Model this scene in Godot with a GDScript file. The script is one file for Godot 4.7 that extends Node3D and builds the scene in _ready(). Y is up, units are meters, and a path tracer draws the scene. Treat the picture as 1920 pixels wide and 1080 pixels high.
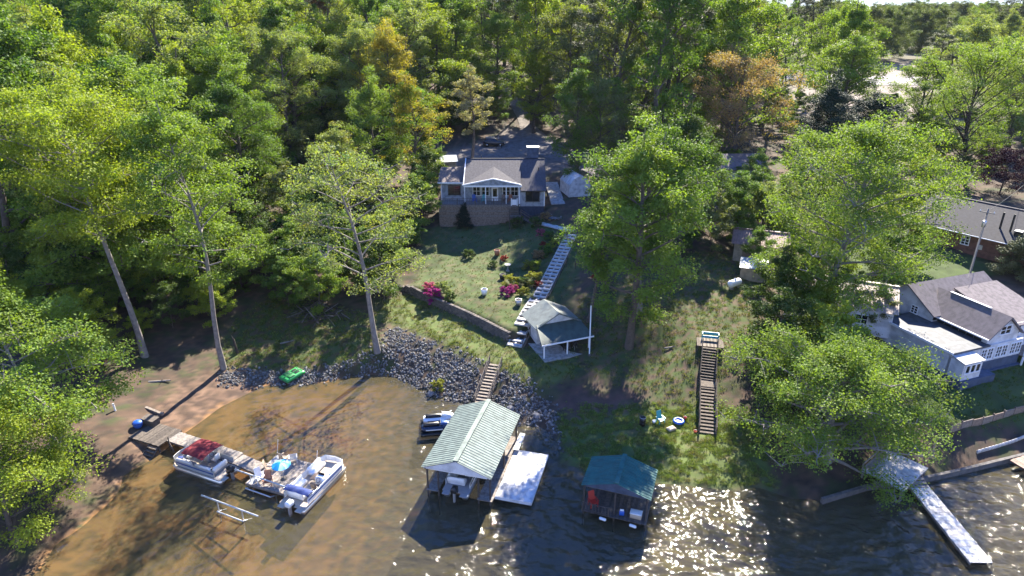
extends Node3D
# A wooded lake shore seen from the air: a house above a lawn, docks, boathouses and boats. Water level is y = 0; metres.

var rng := RandomNumberGenerator.new()
var noise := FastNoiseLite.new()
var mats := {}
var used := {}
var unit_box: BoxMesh
var unit_tube: CylinderMesh

func _ready():
	rng.seed = 20240
	noise.seed = 7
	noise.frequency = 0.12
	noise.fractal_octaves = 3
	# ---- camera, sky, sun, exposure
	var cam := Camera3D.new()
	cam.name = "camera"
	cam.position = Vector3(0, 38, 0)
	cam.rotation_degrees = Vector3(-23, 0, 0)
	cam.fov = 46.7
	cam.near = 0.5
	cam.far = 4000
	add_child(cam)
	cam.current = true
	var env := Environment.new()
	env.background_mode = Environment.BG_SKY
	env.tonemap_mode = Environment.TONE_MAPPER_LINEAR
	env.tonemap_exposure = 4.3
	env.sdfgi_enabled = true
	env.ssao_enabled = true
	env.ssil_enabled = true
	var sm := ProceduralSkyMaterial.new()
	sm.sky_top_color = Color(0.24, 0.43, 0.78)
	sm.sky_horizon_color = Color(0.86, 0.91, 0.97)
	sm.sky_curve = 0.18
	sm.ground_bottom_color = Color(0.25, 0.27, 0.2)
	sm.ground_horizon_color = Color(0.8, 0.85, 0.9)
	sm.energy_multiplier = 0.6
	sm.sun_angle_max = 3.0
	var sky := Sky.new()
	sky.sky_material = sm
	env.sky = sky
	env.fog_enabled = true
	env.fog_density = 0.00004
	env.fog_light_color = Color(0.9, 0.94, 1.0)
	var we := WorldEnvironment.new()
	we.name = "surroundings"
	we.environment = env
	add_child(we)
	var sun := DirectionalLight3D.new()
	sun.name = "sun"
	sun.light_energy = 1.6
	sun.light_color = Color(1.0, 0.965, 0.90)
	sun.light_angular_distance = 0.5
	sun.shadow_enabled = true
	# the sun stands ahead, 19 degrees to the right and 38 degrees up
	var az := deg_to_rad(19.0)
	var el := deg_to_rad(38.0)
	var to_sun := Vector3(sin(az) * cos(el), sin(el), -cos(az) * cos(el))
	add_child(sun)
	sun.look_at_from_position(Vector3(0, 50, 0), Vector3(0, 50, 0) - to_sun, Vector3.UP)
	unit_box = BoxMesh.new()
	unit_tube = CylinderMesh.new()
	unit_tube.top_radius = 1.0
	unit_tube.bottom_radius = 1.0
	unit_tube.height = 1.0
	unit_tube.radial_segments = 10
	unit_tube.rings = 0
	make_materials()
	build_ground()
	build_water()
	build_buildings()
	build_docks()
	build_garden()
	build_trees()
	build_undergrowth()

# ---------------------------------------------------------------- terrain
const RBF: Array = [-34.87, -36.48, 0.1112, -34.72, -39.34, -0.0912, -33.70, -42.53, -0.0374, -33.82, -47.39, -0.1303, -32.64, -49.93, 0.0122, -32.15, -51.44, -0.0014, -31.77, -53.11, -0.0271, -29.87, -58.16, -0.0247, -26.65, -62.21, -0.1368, -23.27, -62.87, -0.0620, -20.48, -63.09, 0.0259, -17.73, -64.11, -0.6330, -15.45, -64.58, -0.3059, -13.02, -64.23, -0.1986, -10.72, -62.54, -0.0557, -9.10, -61.13, -0.0175, -6.12, -59.36, -0.0200, -3.02, -58.36, -0.1762, 0.63, -55.41, 0.1305, 2.91, -54.33, -0.4451, 4.33, -52.27, 0.1451, 4.36, -49.70, 0.4906, 5.47, -48.48, -0.1526, 6.56, -47.53, 0.1175, 9.27, -46.82, 0.0032, 12.21, -46.46, -0.0034, 15.55, -45.98, -0.0005, 19.04, -45.43, 0.0453, 20.92, -45.64, -0.0900, 23.27, -44.63, 0.0465, 26.67, -44.24, 0.0479, 31.45, -45.77, -0.0414, 35.23, -46.82, -0.0136, 39.74, -48.11, -0.0630, 44.55, -49.62, -0.0990, 47.64, -50.56, -0.1568, -38.06, -41.71, 0.0746, -36.66, -45.71, 0.0847, -42.01, -45.98, 0.0422, -40.96, -65.29, -0.0754, -31.39, -64.32, 0.0440, -45.11, -60.59, 0.0544, -54.12, -67.32, 0.0020, -38.33, -52.90, 0.0488, -38.59, -58.18, -0.0626, -34.61, -58.81, 0.0315, -42.25, -72.15, -0.0122, -33.40, -73.81, -0.0651, -27.47, -78.47, -0.0211, -20.19, -73.40, 0.0131, -15.14, -66.98, 0.4318, -21.40, -64.93, 0.0467, -27.06, -64.02, 0.0848, -17.86, -65.02, 0.6275, -14.41, -71.81, -0.1218, -9.81, -68.17, 0.1081, -5.32, -65.18, 0.1203, -1.42, -62.01, 0.1997, 2.19, -58.50, -0.1294, 3.65, -54.95, 0.4660, -10.04, -64.49, 0.0544, -12.08, -76.17, -0.0244, -6.90, -70.20, -0.0064, -1.78, -65.43, -0.0234, 2.28, -62.14, 0.1370, 5.67, -61.84, 0.1282, -14.43, -83.14, -0.2049, -0.62, -68.93, -0.0369, -11.74, -85.03, 0.0032, -3.98, -75.20, 0.0086, -6.94, -90.53, -0.0045, -5.06, -100.83, -0.0116, -10.89, -100.08, -0.0262, 0.00, -102.30, -0.1232, 6.65, -100.34, 0.1802, 8.99, -93.05, -0.0742, 5.81, -84.71, -0.0431, 2.63, -74.55, -0.0290, 4.19, -66.24, -0.1460, 1.97, -93.56, -0.0131, -3.44, -143.64, -0.0184, -11.68, -132.12, 0.0008, 9.49, -131.19, 0.0049, 10.88, -111.01, 0.0310, 5.13, -162.47, -0.0795, -19.81, -89.44, 0.0802, -16.90, -81.04, 0.1528, -24.38, -89.44, -0.0547, 14.95, -70.57, 0.1688, 14.24, -88.88, 0.0865, 25.32, -88.30, 0.0312, 21.12, -70.26, -0.0392, 17.11, -65.37, -0.1735, 10.79, -61.79, 0.0150, 10.26, -57.48, -0.1297, 15.17, -55.19, -0.0563, 18.78, -53.04, -0.0723, 13.91, -49.19, 0.0596, 19.88, -48.36, 0.0758, 6.68, -53.91, -0.0228, 7.81, -60.28, -0.0783, 21.33, -63.87, 0.2709, 20.03, -58.58, 0.0048, 25.67, -64.62, -0.0691, 23.49, -57.06, -0.0764, 23.41, -48.99, -0.0069, 30.41, -48.73, 0.0757, 38.50, -53.34, -0.0064, 46.25, -59.91, -0.0110, 47.37, -56.45, 0.1707, 42.01, -52.47, 0.1823, 38.77, -61.36, -0.0492, 51.01, -79.86, 0.0116, 37.46, -80.35, -0.0822, 28.35, -75.86, 0.0449, 53.40, -100.57, -0.0134, 57.63, -85.65, -0.0137, 65.49, -86.69, 0.0560, 50.40, -114.68, 0.0673, 36.40, -114.68, 0.0128, 57.22, -66.26, -0.0239, -110.00, -90.00, 0.0178, -60.00, -110.00, -0.0350, -110.00, -60.00, -0.0273, -90.00, -30.00, 0.0454, -60.00, -150.00, -0.0042, -100.00, -200.00, 0.0025, 0.00, -170.00, 0.0617, 0.00, -230.00, 0.0055, 60.00, -150.00, 0.0113, 100.00, -120.00, 0.0029, 100.00, -200.00, -0.0112, 140.00, -280.00, -0.0065, 0.00, -300.00, 0.0152, -120.00, -300.00, 0.0267, 60.00, -300.00, -0.0013, 100.00, -70.00, 0.0039, 120.00, -40.00, 0.0772, 75.00, -110.00, -0.0388, -45.00, -85.00, 0.0793, -35.00, -100.00, 0.0680, -30.00, -125.00, 0.0098, 45.00, -125.00, -0.0525, -30.00, -40.00, 0.0350, -22.00, -46.00, 0.0103, -24.00, -52.00, 0.0516, -14.00, -52.00, 0.0585, -8.00, -50.00, 0.0042, 0.00, -48.00, -0.1196, -20.00, -36.00, 0.0201, -32.00, -34.00, -0.0357, 0.00, -36.00, 0.0058, 15.00, -38.00, -0.0470, 30.00, -36.00, -0.0437, 45.00, -36.00, 0.0608, 20.00, -20.00, 0.0056, -20.00, -20.00, -0.0393, 60.00, -30.00, -0.0419, -50.00, -18.00, -0.0574, 3.00, -51.00, -0.4745, 0.00, 0.00, -0.0263, 80.00, -36.00, 0.0039, 100.00, -20.00, -0.0775]
const WALL: Array = [-15.149, -82.219, -0.244, -67.693]
var rbf_x := PackedFloat32Array()
var rbf_z := PackedFloat32Array()
var rbf_w := PackedFloat32Array()

func height(x: float, z: float) -> float:
	if rbf_x.is_empty():
		for i in range(0, RBF.size(), 3):
			rbf_x.append(RBF[i])
			rbf_z.append(RBF[i + 1])
			rbf_w.append(RBF[i + 2])
	var h: float = 9.5979
	for i in rbf_x.size():
		var dx := x - rbf_x[i]
		var dz := z - rbf_z[i]
		h -= rbf_w[i] * sqrt(dx * dx + dz * dz)
	if z < -60.0 and z > -100.0 and x > -20.0 and x < 3.0:
		var ex: float = WALL[2] - WALL[0]
		var ez: float = WALL[3] - WALL[1]
		var l := sqrt(ex * ex + ez * ez)
		var s: float = ((x - WALL[0]) * ex + (z - WALL[1]) * ez) / l
		var q: float = ((x - WALL[0]) * ez - (z - WALL[1]) * ex) / l
		h += 1.15 * smoothstep(-0.1, 0.22, q) * (1.0 - smoothstep(3.0, 14.0, q)) * smoothstep(-1.5, 4.0, s) * (1.0 - smoothstep(l - 0.3, l + 0.8, s))
	return h

func at_ground(x: float, z: float, up := 0.0) -> Vector3:
	return Vector3(x, height(x, z) + up, z)

# ---------------------------------------------------------------- helpers
func numbered(called: String) -> String:
	var n: int = used.get(called, -1) + 1
	used[called] = n
	return called if n == 0 else "%s_%03d" % [called, n]

func thing(called: String, label: String, category: String, at := Vector3.ZERO, turn := 0.0, group := "") -> Node3D:
	var o := Node3D.new()
	o.name = numbered(called)
	o.position = at
	o.rotation.y = deg_to_rad(turn)
	add_child(o)
	tag(o, label, category, group)
	return o

func tag(o: Node3D, label: String, category: String, group := ""):
	o.set_meta("label", label)
	o.set_meta("category", category)
	if group != "":
		o.set_meta("group", group)

func put(parent: Node3D, called: String, mesh: Mesh, m: Material, xf := Transform3D()) -> MeshInstance3D:
	var o := MeshInstance3D.new()
	o.name = called if parent != self else numbered(called)
	o.mesh = mesh
	o.material_override = m
	o.transform = xf
	parent.add_child(o, true)
	return o

func box(parent: Node3D, called: String, m: Material, c: Vector3, s: Vector3, turn := Vector3.ZERO) -> MeshInstance3D:
	return put(parent, called, unit_box, m, Transform3D(Basis.from_euler(turn * (PI / 180.0)) * Basis.from_scale(s), c))

func rod(parent: Node3D, called: String, m: Material, a: Vector3, b: Vector3, r: float) -> MeshInstance3D:
	return put(parent, called, unit_tube, m, rod_xf(a, b, r))

func rod_xf(a: Vector3, b: Vector3, r: float) -> Transform3D:
	var y := b - a
	var l := maxf(y.length(), 0.001)
	y /= l
	var x := y.cross(Vector3.FORWARD if absf(y.z) < 0.9 else Vector3.RIGHT).normalized()
	return Transform3D(Basis(x * r, y * l, x.cross(y) * r), (a + b) / 2.0)

# many bars in one part (one mesh): collected here, then committed
func bars(list: Array, thick: float) -> ArrayMesh:
	var st := SurfaceTool.new()
	st.begin(Mesh.PRIMITIVE_TRIANGLES)
	for b in list:
		var r: float = b[2] if b.size() > 2 else thick
		st.append_from(unit_tube, 0, rod_xf(b[0], b[1], r))
	return st.commit()

func boxes(list: Array) -> ArrayMesh:
	var st := SurfaceTool.new()
	st.begin(Mesh.PRIMITIVE_TRIANGLES)
	for b in list:
		st.append_from(unit_box, 0, Transform3D(Basis.from_scale(b[1]), b[0]))
	return st.commit()

# a plate: coplanar convex outline, thickened against its normal (outline runs clockwise seen from outside)
func plate_mesh(pts: Array, thick: float) -> ArrayMesh:
	var st := SurfaceTool.new()
	st.begin(Mesh.PRIMITIVE_TRIANGLES)
	var n: Vector3 = -(pts[1] - pts[0]).cross(pts[2] - pts[0]).normalized()
	var k := pts.size()
	for i in range(1, k - 1):
		for v in [pts[0], pts[i], pts[i + 1]]:
			st.set_normal(n)
			st.add_vertex(v)
		for v in [pts[0], pts[i + 1], pts[i]]:
			st.set_normal(-n)
			st.add_vertex(v - n * thick)
	for i in k:
		var a: Vector3 = pts[i]
		var b: Vector3 = pts[(i + 1) % k]
		var s := (b - a).cross(n).normalized() * -1.0
		for v in [a, a - n * thick, b, b, a - n * thick, b - n * thick]:
			st.set_normal(s)
			st.add_vertex(v)
	return st.commit()

func plate(parent: Node3D, called: String, m: Material, pts: Array, thick := 0.12) -> MeshInstance3D:
	return put(parent, called, plate_mesh(pts, thick), m)

func prism(parent: Node3D, called: String, m: Material, outline: Array, thick: float) -> MeshInstance3D:
	return put(parent, called, plate_mesh(outline, thick), m)

# a surface through rows of points (each row the same length), smooth
func skin(rows: Array, closed := false) -> ArrayMesh:
	var st := SurfaceTool.new()
	st.begin(Mesh.PRIMITIVE_TRIANGLES)
	st.set_smooth_group(0)
	var w: int = rows[0].size()
	for i in rows.size() - 1:
		for j in (w if closed else w - 1):
			var j2 := (j + 1) % w
			for v in [rows[i][j], rows[i + 1][j], rows[i][j2], rows[i][j2], rows[i + 1][j], rows[i + 1][j2]]:
				st.add_vertex(v)
	st.generate_normals()
	return st.commit()

func lathe(profile: Array, sides := 16) -> ArrayMesh:
	var rows := []
	for p in profile:
		var row := []
		for k in sides:
			var a := TAU * k / sides
			row.append(Vector3(cos(a) * p.x, p.y, sin(a) * p.x))
		rows.append(row)
	return skin(rows, true)

# a soft box with rounded edges: a cushion, a crate of plastic, a hull panel
func soft_mesh(s: Vector3, r: float) -> ArrayMesh:
	var rows := []
	var h := s / 2.0
	for v in [[-1.0, 0.0], [-1.0, 1.0], [-0.6, 1.0], [0.6, 1.0], [1.0, 1.0], [1.0, 0.0]]:
		var row := []
		var y: float = v[0] * h.y
		var grow: float = v[1]
		var inset := r if absf(v[0]) == 1.0 else 0.0
		for k in 20:
			var a := TAU * k / 20.0
			var cx := clampf(cos(a) * 1.9, -1.0, 1.0)
			var cz := clampf(sin(a) * 1.9, -1.0, 1.0)
			row.append(Vector3(cx * (h.x - inset) * grow, y, cz * (h.z - inset) * grow))
		rows.append(row)
	return skin(rows, true)

func structure(o: Node3D, label := "", category := ""):
	o.set_meta("kind", "structure")
	if label != "":
		o.set_meta("label", label)
		o.set_meta("category", category)

# ---------------------------------------------------------------- materials
func noise_tex(freq: float, lo: float, hi: float, sd: int, size := 512, octaves := 4, kind := FastNoiseLite.TYPE_SIMPLEX_SMOOTH) -> ImageTexture:
	var n := FastNoiseLite.new()
	n.seed = sd
	n.noise_type = kind
	n.frequency = freq
	n.fractal_octaves = octaves
	var im := n.get_seamless_image(size, size)
	im.convert(Image.FORMAT_RGB8)
	var d := im.get_data()
	for i in d.size():
		d[i] = int(clampf((lo + (hi - lo) * d[i] / 255.0) * 255.0, 0.0, 255.0))
	return ImageTexture.create_from_image(Image.create_from_data(size, size, false, Image.FORMAT_RGB8, d))

var grain: ImageTexture
var blotch: ImageTexture
var streak: ImageTexture

func flat(key: String, r: float, g: float, b: float, rough := 0.8, metal := 0.0) -> StandardMaterial3D:
	var m := StandardMaterial3D.new()
	m.resource_name = key
	m.albedo_color = Color(r, g, b).linear_to_srgb()
	m.roughness = rough
	m.metallic = metal
	mats[key] = m
	return m

# a matt surface with grain and patches (both in the thing's own colour)
func rough_mat(key: String, r: float, g: float, b: float, rough := 0.85, scale := 0.5, coarse := 0.11) -> StandardMaterial3D:
	var m := flat(key, r, g, b, rough)
	m.albedo_texture = grain
	m.uv1_triplanar = true
	m.uv1_world_triplanar = true
	m.uv1_scale = Vector3.ONE * scale
	m.detail_enabled = true
	m.detail_blend_mode = BaseMaterial3D.BLEND_MODE_MUL
	m.detail_albedo = blotch
	m.detail_uv_layer = BaseMaterial3D.DETAIL_UV_2
	m.uv2_triplanar = true
	m.uv2_world_triplanar = true
	m.uv2_scale = Vector3.ONE * coarse
	return m

func make_materials():
	grain = noise_tex(0.09, 0.72, 1.1, 3)
	blotch = noise_tex(0.012, 0.74, 1.14, 5, 512, 5)
	rough_mat("ground", 1, 1, 1, 1.0, 0.35, 0.06).vertex_color_use_as_albedo = true
	rough_mat("bark", 0.15, 0.12, 0.095, 1.0, 0.9, 0.3)
	rough_mat("pale_bark", 0.30, 0.265, 0.235, 0.95, 0.9, 0.3)
	rough_mat("dark_bark", 0.065, 0.05, 0.04, 1.0, 0.9, 0.3)
	rough_mat("stone", 1, 1, 1, 0.9, 0.8, 0.4).vertex_color_use_as_albedo = true
	rough_mat("boulder_grey", 0.22, 0.215, 0.22, 0.9, 0.8, 0.4)
	rough_mat("weathered_wood", 0.27, 0.225, 0.185, 0.9, 0.8, 0.5)
	rough_mat("weathered_wood_pale", 0.37, 0.315, 0.265, 0.9, 0.8, 0.5)
	rough_mat("weathered_wood_grey", 0.31, 0.28, 0.25, 0.9, 0.8, 0.5)
	rough_mat("old_wood", 0.105, 0.085, 0.07, 0.95, 0.8, 0.5)
	rough_mat("old_wood_light", 0.16, 0.13, 0.105, 0.95, 0.8, 0.5)
	rough_mat("skirt_wood", 0.29, 0.215, 0.16, 0.9, 0.7, 0.4)
	rough_mat("shingle", 0.095, 0.088, 0.095, 0.95, 1.2, 0.35)
	rough_mat("shingle_brown", 0.17, 0.135, 0.12, 0.95, 1.2, 0.35)
	rough_mat("shingle_dark", 0.05, 0.048, 0.052, 0.95, 1.2, 0.35)
	rough_mat("shingle_mauve", 0.21, 0.18, 0.185, 0.95, 1.2, 0.25)
	rough_mat("grey_siding", 0.40, 0.425, 0.45, 0.8, 0.6, 0.2)
	rough_mat("white_siding", 0.82, 0.82, 0.82, 0.7, 0.5, 0.12)
	rough_mat("navy", 0.03, 0.05, 0.09, 0.7, 0.6, 0.3)
	rough_mat("blue_grey", 0.08, 0.11, 0.17, 0.8, 0.6, 0.2)
	rough_mat("concrete", 0.50, 0.47, 0.43, 0.9, 0.7, 0.25)
	rough_mat("pale_concrete", 0.64, 0.61, 0.57, 0.9, 0.7, 0.25)
	rough_mat("dark_concrete", 0.17, 0.155, 0.14, 0.95, 0.7, 0.25)
	rough_mat("white_deck", 0.68, 0.67, 0.65, 0.75, 0.6, 0.22)
	rough_mat("roof_sage", 0.20, 0.255, 0.22, 0.75, 0.4, 0.2)
	rough_mat("roof_teal", 0.02, 0.145, 0.12, 0.65, 0.4, 0.2)
	rough_mat("roof_green", 0.075, 0.115, 0.10, 0.6, 0.6, 0.2)
	rough_mat("roof_pale_green", 0.22, 0.25, 0.225, 0.6, 0.6, 0.2)
	rough_mat("roof_flat_grey", 0.085, 0.095, 0.115, 0.7, 0.5, 0.2)
	rough_mat("roof_pink", 0.52, 0.41, 0.36, 0.55, 0.4, 0.16)
	rough_mat("roof_rust", 0.33, 0.18, 0.13, 0.6, 0.5, 0.2)
	rough_mat("roof_white", 0.72, 0.71, 0.70, 0.5, 0.5, 0.2)
	rough_mat("brick", 0.20, 0.10, 0.07, 0.9, 1.5, 0.3)
	rough_mat("gravel", 0.19, 0.165, 0.15, 1.0, 0.6, 0.12)
	rough_mat("asphalt", 0.34, 0.31, 0.30, 1.0, 0.6, 0.12)
	rough_mat("tan_wall", 0.42, 0.37, 0.29, 0.85, 0.6, 0.2)
	rough_mat("tarp", 0.62, 0.66, 0.66, 0.6, 0.5, 0.2)
	rough_mat("canvas_white", 0.74, 0.74, 0.73, 0.6, 0.5, 0.2)
	rough_mat("red_canvas", 0.23, 0.015, 0.025, 0.9, 0.6, 0.5)
	rough_mat("blue_canvas", 0.02, 0.05, 0.22, 0.8, 0.6, 0.5)
	flat("white_paint", 0.80, 0.80, 0.79, 0.45)
	flat("white_plastic", 0.78, 0.78, 0.76, 0.3)
	flat("off_white_vinyl", 0.68, 0.66, 0.61, 0.5)
	flat("grey_vinyl", 0.30, 0.30, 0.31, 0.5)
	flat("beige_carpet", 0.40, 0.34, 0.27, 0.95)
	flat("brown_vinyl", 0.16, 0.11, 0.08, 0.5)
	flat("aluminium", 0.62, 0.63, 0.64, 0.32, 0.9)
	flat("dull_steel", 0.45, 0.45, 0.45, 0.5, 0.7)
	flat("galvanised", 0.55, 0.55, 0.54, 0.45, 0.6)
	flat("hull_blue", 0.05, 0.10, 0.25, 0.25)
	flat("hull_navy", 0.012, 0.02, 0.045, 0.25)
	flat("hull_grey", 0.34, 0.36, 0.37, 0.3)
	flat("black_rubber", 0.015, 0.015, 0.016, 0.7)
	flat("black_plastic", 0.012, 0.012, 0.013, 0.45)
	flat("car_paint", 0.008, 0.010, 0.016, 0.2).clearcoat_enabled = true
	flat("chrome", 0.6, 0.6, 0.6, 0.2, 0.9)
	flat("dark_glass", 0.012, 0.015, 0.018, 0.06)
	flat("green_plastic", 0.03, 0.30, 0.075, 0.4)
	flat("green_plastic_dark", 0.02, 0.16, 0.045, 0.5)
	flat("blue_plastic", 0.02, 0.10, 0.42, 0.4)
	flat("sky_blue_plastic", 0.03, 0.33, 0.62, 0.4)
	flat("pale_blue_plastic", 0.32, 0.62, 0.78, 0.4)
	flat("teal_plastic", 0.06, 0.34, 0.36, 0.45)
	flat("red_plastic", 0.45, 0.03, 0.02, 0.45)
	flat("orange_plastic", 0.55, 0.12, 0.03, 0.5)
	flat("yellow_plastic", 0.6, 0.42, 0.04, 0.5)
	flat("tan_plastic", 0.44, 0.35, 0.25, 0.6)
	flat("terracotta", 0.36, 0.15, 0.08, 0.9)
	flat("dark_screen", 0.01, 0.012, 0.012, 0.35)
	flat("wire", 0.02, 0.02, 0.02, 0.6)


# ---------------------------------------------------------------- ground and water
func steps(list: Array) -> PackedFloat32Array:
	var out := PackedFloat32Array()
	for k in list.size() - 1:
		var a: float = list[k][0]
		var b: float = list[k + 1][0]
		var n := int(ceil(absf(b - a) / list[k][1]))
		for i in n:
			out.append(lerpf(a, b, float(i) / n))
	out.append(list[-1][0])
	return out

var zones := []

func soft_in(p: Vector2, poly: PackedVector2Array, wob: float) -> float:
	var s := 0.0
	for k in 4:
		var q := p + Vector2(noise.get_noise_2d(p.x * 6.0 + k * 31.0, p.y * 6.0), noise.get_noise_2d(p.x * 6.0, p.y * 6.0 + 77.0 + k * 17.0)) * wob * 2.0
		if Geometry2D.is_point_in_polygon(q, poly):
			s += 0.25
	return s

func build_ground():
	var lawn := PackedVector2Array([Vector2(-12.8, -79.0), Vector2(-14.1, -99.1), Vector2(-10.9, -100.5), Vector2(0.0, -102.0), Vector2(9.1, -94.5), Vector2(9.3, -83.4), Vector2(6.6, -75.5), Vector2(0.0, -67.5), Vector2(-14.1, -80.8)])
	var strip := PackedVector2Array([Vector2(-16.5, -78.5), Vector2(-13.3, -80.2), Vector2(0.0, -66.5), Vector2(6.8, -65.3), Vector2(7.3, -61.3), Vector2(2.2, -59.2), Vector2(-1.7, -62.4), Vector2(-9.9, -69.0), Vector2(-14.6, -72.7), Vector2(-17.6, -73.4)])
	var bank := PackedVector2Array([Vector2(-32.9, -64.2), Vector2(-34.0, -73.7), Vector2(-30.5, -79.5), Vector2(-17.8, -74.7), Vector2(-14.9, -67.2), Vector2(-15.5, -65.3), Vector2(-23.6, -64.3)])
	var spit := PackedVector2Array([Vector2(4.4, -54.7), Vector2(7.6, -57.6), Vector2(18.3, -57.4), Vector2(23.8, -54.8), Vector2(22.3, -44.5), Vector2(15.4, -45.3), Vector2(12.1, -45.7), Vector2(5.4, -47.5)])
	var slope := PackedVector2Array([Vector2(8.3, -75.5), Vector2(24.6, -85.2), Vector2(33.3, -85.0), Vector2(28.3, -65.6), Vector2(19.7, -56.6), Vector2(12.2, -59.5), Vector2(7.4, -62.5)])
	var yard := PackedVector2Array([Vector2(40.5, -60.3), Vector2(57.8, -66.3), Vector2(49.5, -53.7), Vector2(42.5, -52.5), Vector2(37.5, -53.4)])
	var yard_behind := PackedVector2Array([Vector2(45.0, -92.2), Vector2(61.5, -100.0), Vector2(57.2, -88.9), Vector2(66.4, -82.4), Vector2(59.5, -79.1), Vector2(47.8, -74.8), Vector2(43.7, -78.8)])
	var beach := PackedVector2Array([Vector2(-33.7, -42.6), Vector2(-36.7, -53.4), Vector2(-35.6, -61.0), Vector2(-31.8, -64.3), Vector2(-25.9, -64.1), Vector2(-21.0, -63.2), Vector2(-26.2, -61.0), Vector2(-30.4, -54.9), Vector2(-32.4, -50.6)])
	var red_patch := PackedVector2Array([Vector2(4.9, -58.5), Vector2(12.2, -59.5), Vector2(12.3, -56.5), Vector2(5.2, -54.7)])
	var drive := PackedVector2Array([Vector2(-13.4, -140.1), Vector2(-3.6, -149.5), Vector2(-1.3, -162.7), Vector2(6.2, -156.8), Vector2(14.3, -137.9), Vector2(16.3, -126.3), Vector2(3.9, -120.4), Vector2(-11.1, -125.0)])
	var clearing := PackedVector2Array([Vector2(80.6, -191.6), Vector2(127.7, -278.9), Vector2(218.6, -361.5), Vector2(141.5, -217.5), Vector2(106.5, -183.8)])
	var xs := steps([[-1500, 160], [-300, 30], [-110, 3.0], [-62, 0.45], [62, 3.0], [120, 30], [300, 160], [1500, 1]])
	var zs := steps([[-1800, 160], [-400, 25], [-170, 3.0], [-118, 0.7], [-88, 0.4], [-34, 2.0], [10, 20], [120, 1]])
	var w := xs.size()
	var pos := PackedVector3Array()
	var col := PackedColorArray()
	for z in zs:
		for x in xs:
			var h := height(x, z)
			if x < -200 or x > 200 or z < -330:
				h = clampf(h, 6.0, 26.0) if z < -60 else minf(h, 3.0)
			var nn := noise.get_noise_2d(x * 3.0, z * 3.0)
			if h > 0.25:
				h += nn * 0.12
			pos.append(Vector3(x, h, z))
			var p := Vector2(x, z)
			var fine := noise.get_noise_2d(x * 22.0 + 50.0, z * 22.0)
			var mid := noise.get_noise_2d(x * 8.0, z * 8.0 + 300.0)
			var c := Color(0.085, 0.062, 0.040).lerp(Color(0.155, 0.095, 0.062), clampf(0.5 + mid * 1.6 + fine, 0.0, 1.0))
			c = c.lerp(Color(0.06, 0.085, 0.022), clampf(nn * 2.2 + fine - 0.1, 0.0, 0.8))
			var dry := Color(0.17, 0.145, 0.062)
			var green := Color(0.085, 0.13, 0.028)
			var lush := Color(0.135, 0.185, 0.04)
			if z > -175 and z < -30 and absf(x) < 75:
				var g := soft_in(p, lawn, 0.8)
				if g > 0:
					c = c.lerp(green.lerp(dry, clampf(0.15 + mid * 1.3 + nn, 0.0, 1.0)), g)
				g = soft_in(p, strip, 0.9)
				if g > 0:
					c = c.lerp(lush.lerp(dry, clampf(0.15 + mid * 1.4, 0.0, 1.0)), g)
				g = soft_in(p, bank, 1.6)
				if g > 0:
					c = c.lerp(green.lerp(Color(0.16, 0.10, 0.055), clampf(0.25 + mid * 2.2 + nn, 0.0, 1.0)), g)
				g = soft_in(p, spit, 0.9)
				if g > 0:
					c = c.lerp(lush.lerp(dry, clampf(0.1 + mid * 1.2 + nn, 0.0, 1.0)), g)
				g = soft_in(p, slope, 2.5)
				if g > 0:
					c = c.lerp(green.lerp(Color(0.19, 0.12, 0.08), clampf(0.22 + mid * 2.2 + fine, 0.0, 1.0)), g)
				g = soft_in(p, yard, 0.7)
				if g > 0:
					c = c.lerp(green, g)
				g = soft_in(p, yard_behind, 0.7)
				if g > 0:
					c = c.lerp(green, g)
				g = soft_in(p, beach, 1.5)
				if g > 0:
					c = c.lerp(Color(0.27, 0.165, 0.105).lerp(Color(0.12, 0.075, 0.05), clampf(0.4 + mid * 2.5 + fine, 0.0, 1.0)), g)
				g = soft_in(p, red_patch, 1.2)
				if g > 0:
					c = c.lerp(Color(0.20, 0.10, 0.08), g * 0.8)
				g = soft_in(p, drive, 1.6)
				if g > 0:
					c = c.lerp(Color(0.23, 0.19, 0.165), g)
			elif soft_in(p, clearing, 6.0) > 0.2:
				c = Color(0.36, 0.29, 0.24)
			elif z < -200 and x > 60:
				c = c.lerp(Color(0.12, 0.125, 0.05), 0.7)
			if h < 0.28:
				# the bed: orange clay in the cove, grey silt elsewhere, with drifts of dead leaves
				var clay := smoothstep(-7.0, -20.0, x + mid * 8.0)
				var bed := Color(0.075, 0.068, 0.045).lerp(Color(0.58, 0.28, 0.08), clay)
				bed = bed.lerp(Color(0.06, 0.035, 0.018), clampf(mid * 2.0 + nn * 1.5 - 0.25, 0.0, 0.8) * clay)
				c = c.lerp(bed, 1.0 - smoothstep(-0.12, 0.1, h + fine * 0.15))
			col.append(Color(c.r * 0.8, c.g * 0.8, c.b * 0.8))
	var idx := PackedInt32Array()
	for j in zs.size() - 1:
		for i in w - 1:
			var a := j * w + i
			idx.append_array(PackedInt32Array([a, a + 1, a + w, a + 1, a + w + 1, a + w]))
	var arr := []
	arr.resize(Mesh.ARRAY_MAX)
	arr[Mesh.ARRAY_VERTEX] = pos
	arr[Mesh.ARRAY_COLOR] = col
	arr[Mesh.ARRAY_INDEX] = idx
	var am := ArrayMesh.new()
	am.add_surface_from_arrays(Mesh.PRIMITIVE_TRIANGLES, arr)
	var st := SurfaceTool.new()
	st.create_from(am, 0)
	st.generate_normals()
	structure(put(self, "ground", st.commit(), mats.ground), "wooded slope of leaf litter, lawn and clay down to the lake", "ground")

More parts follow.
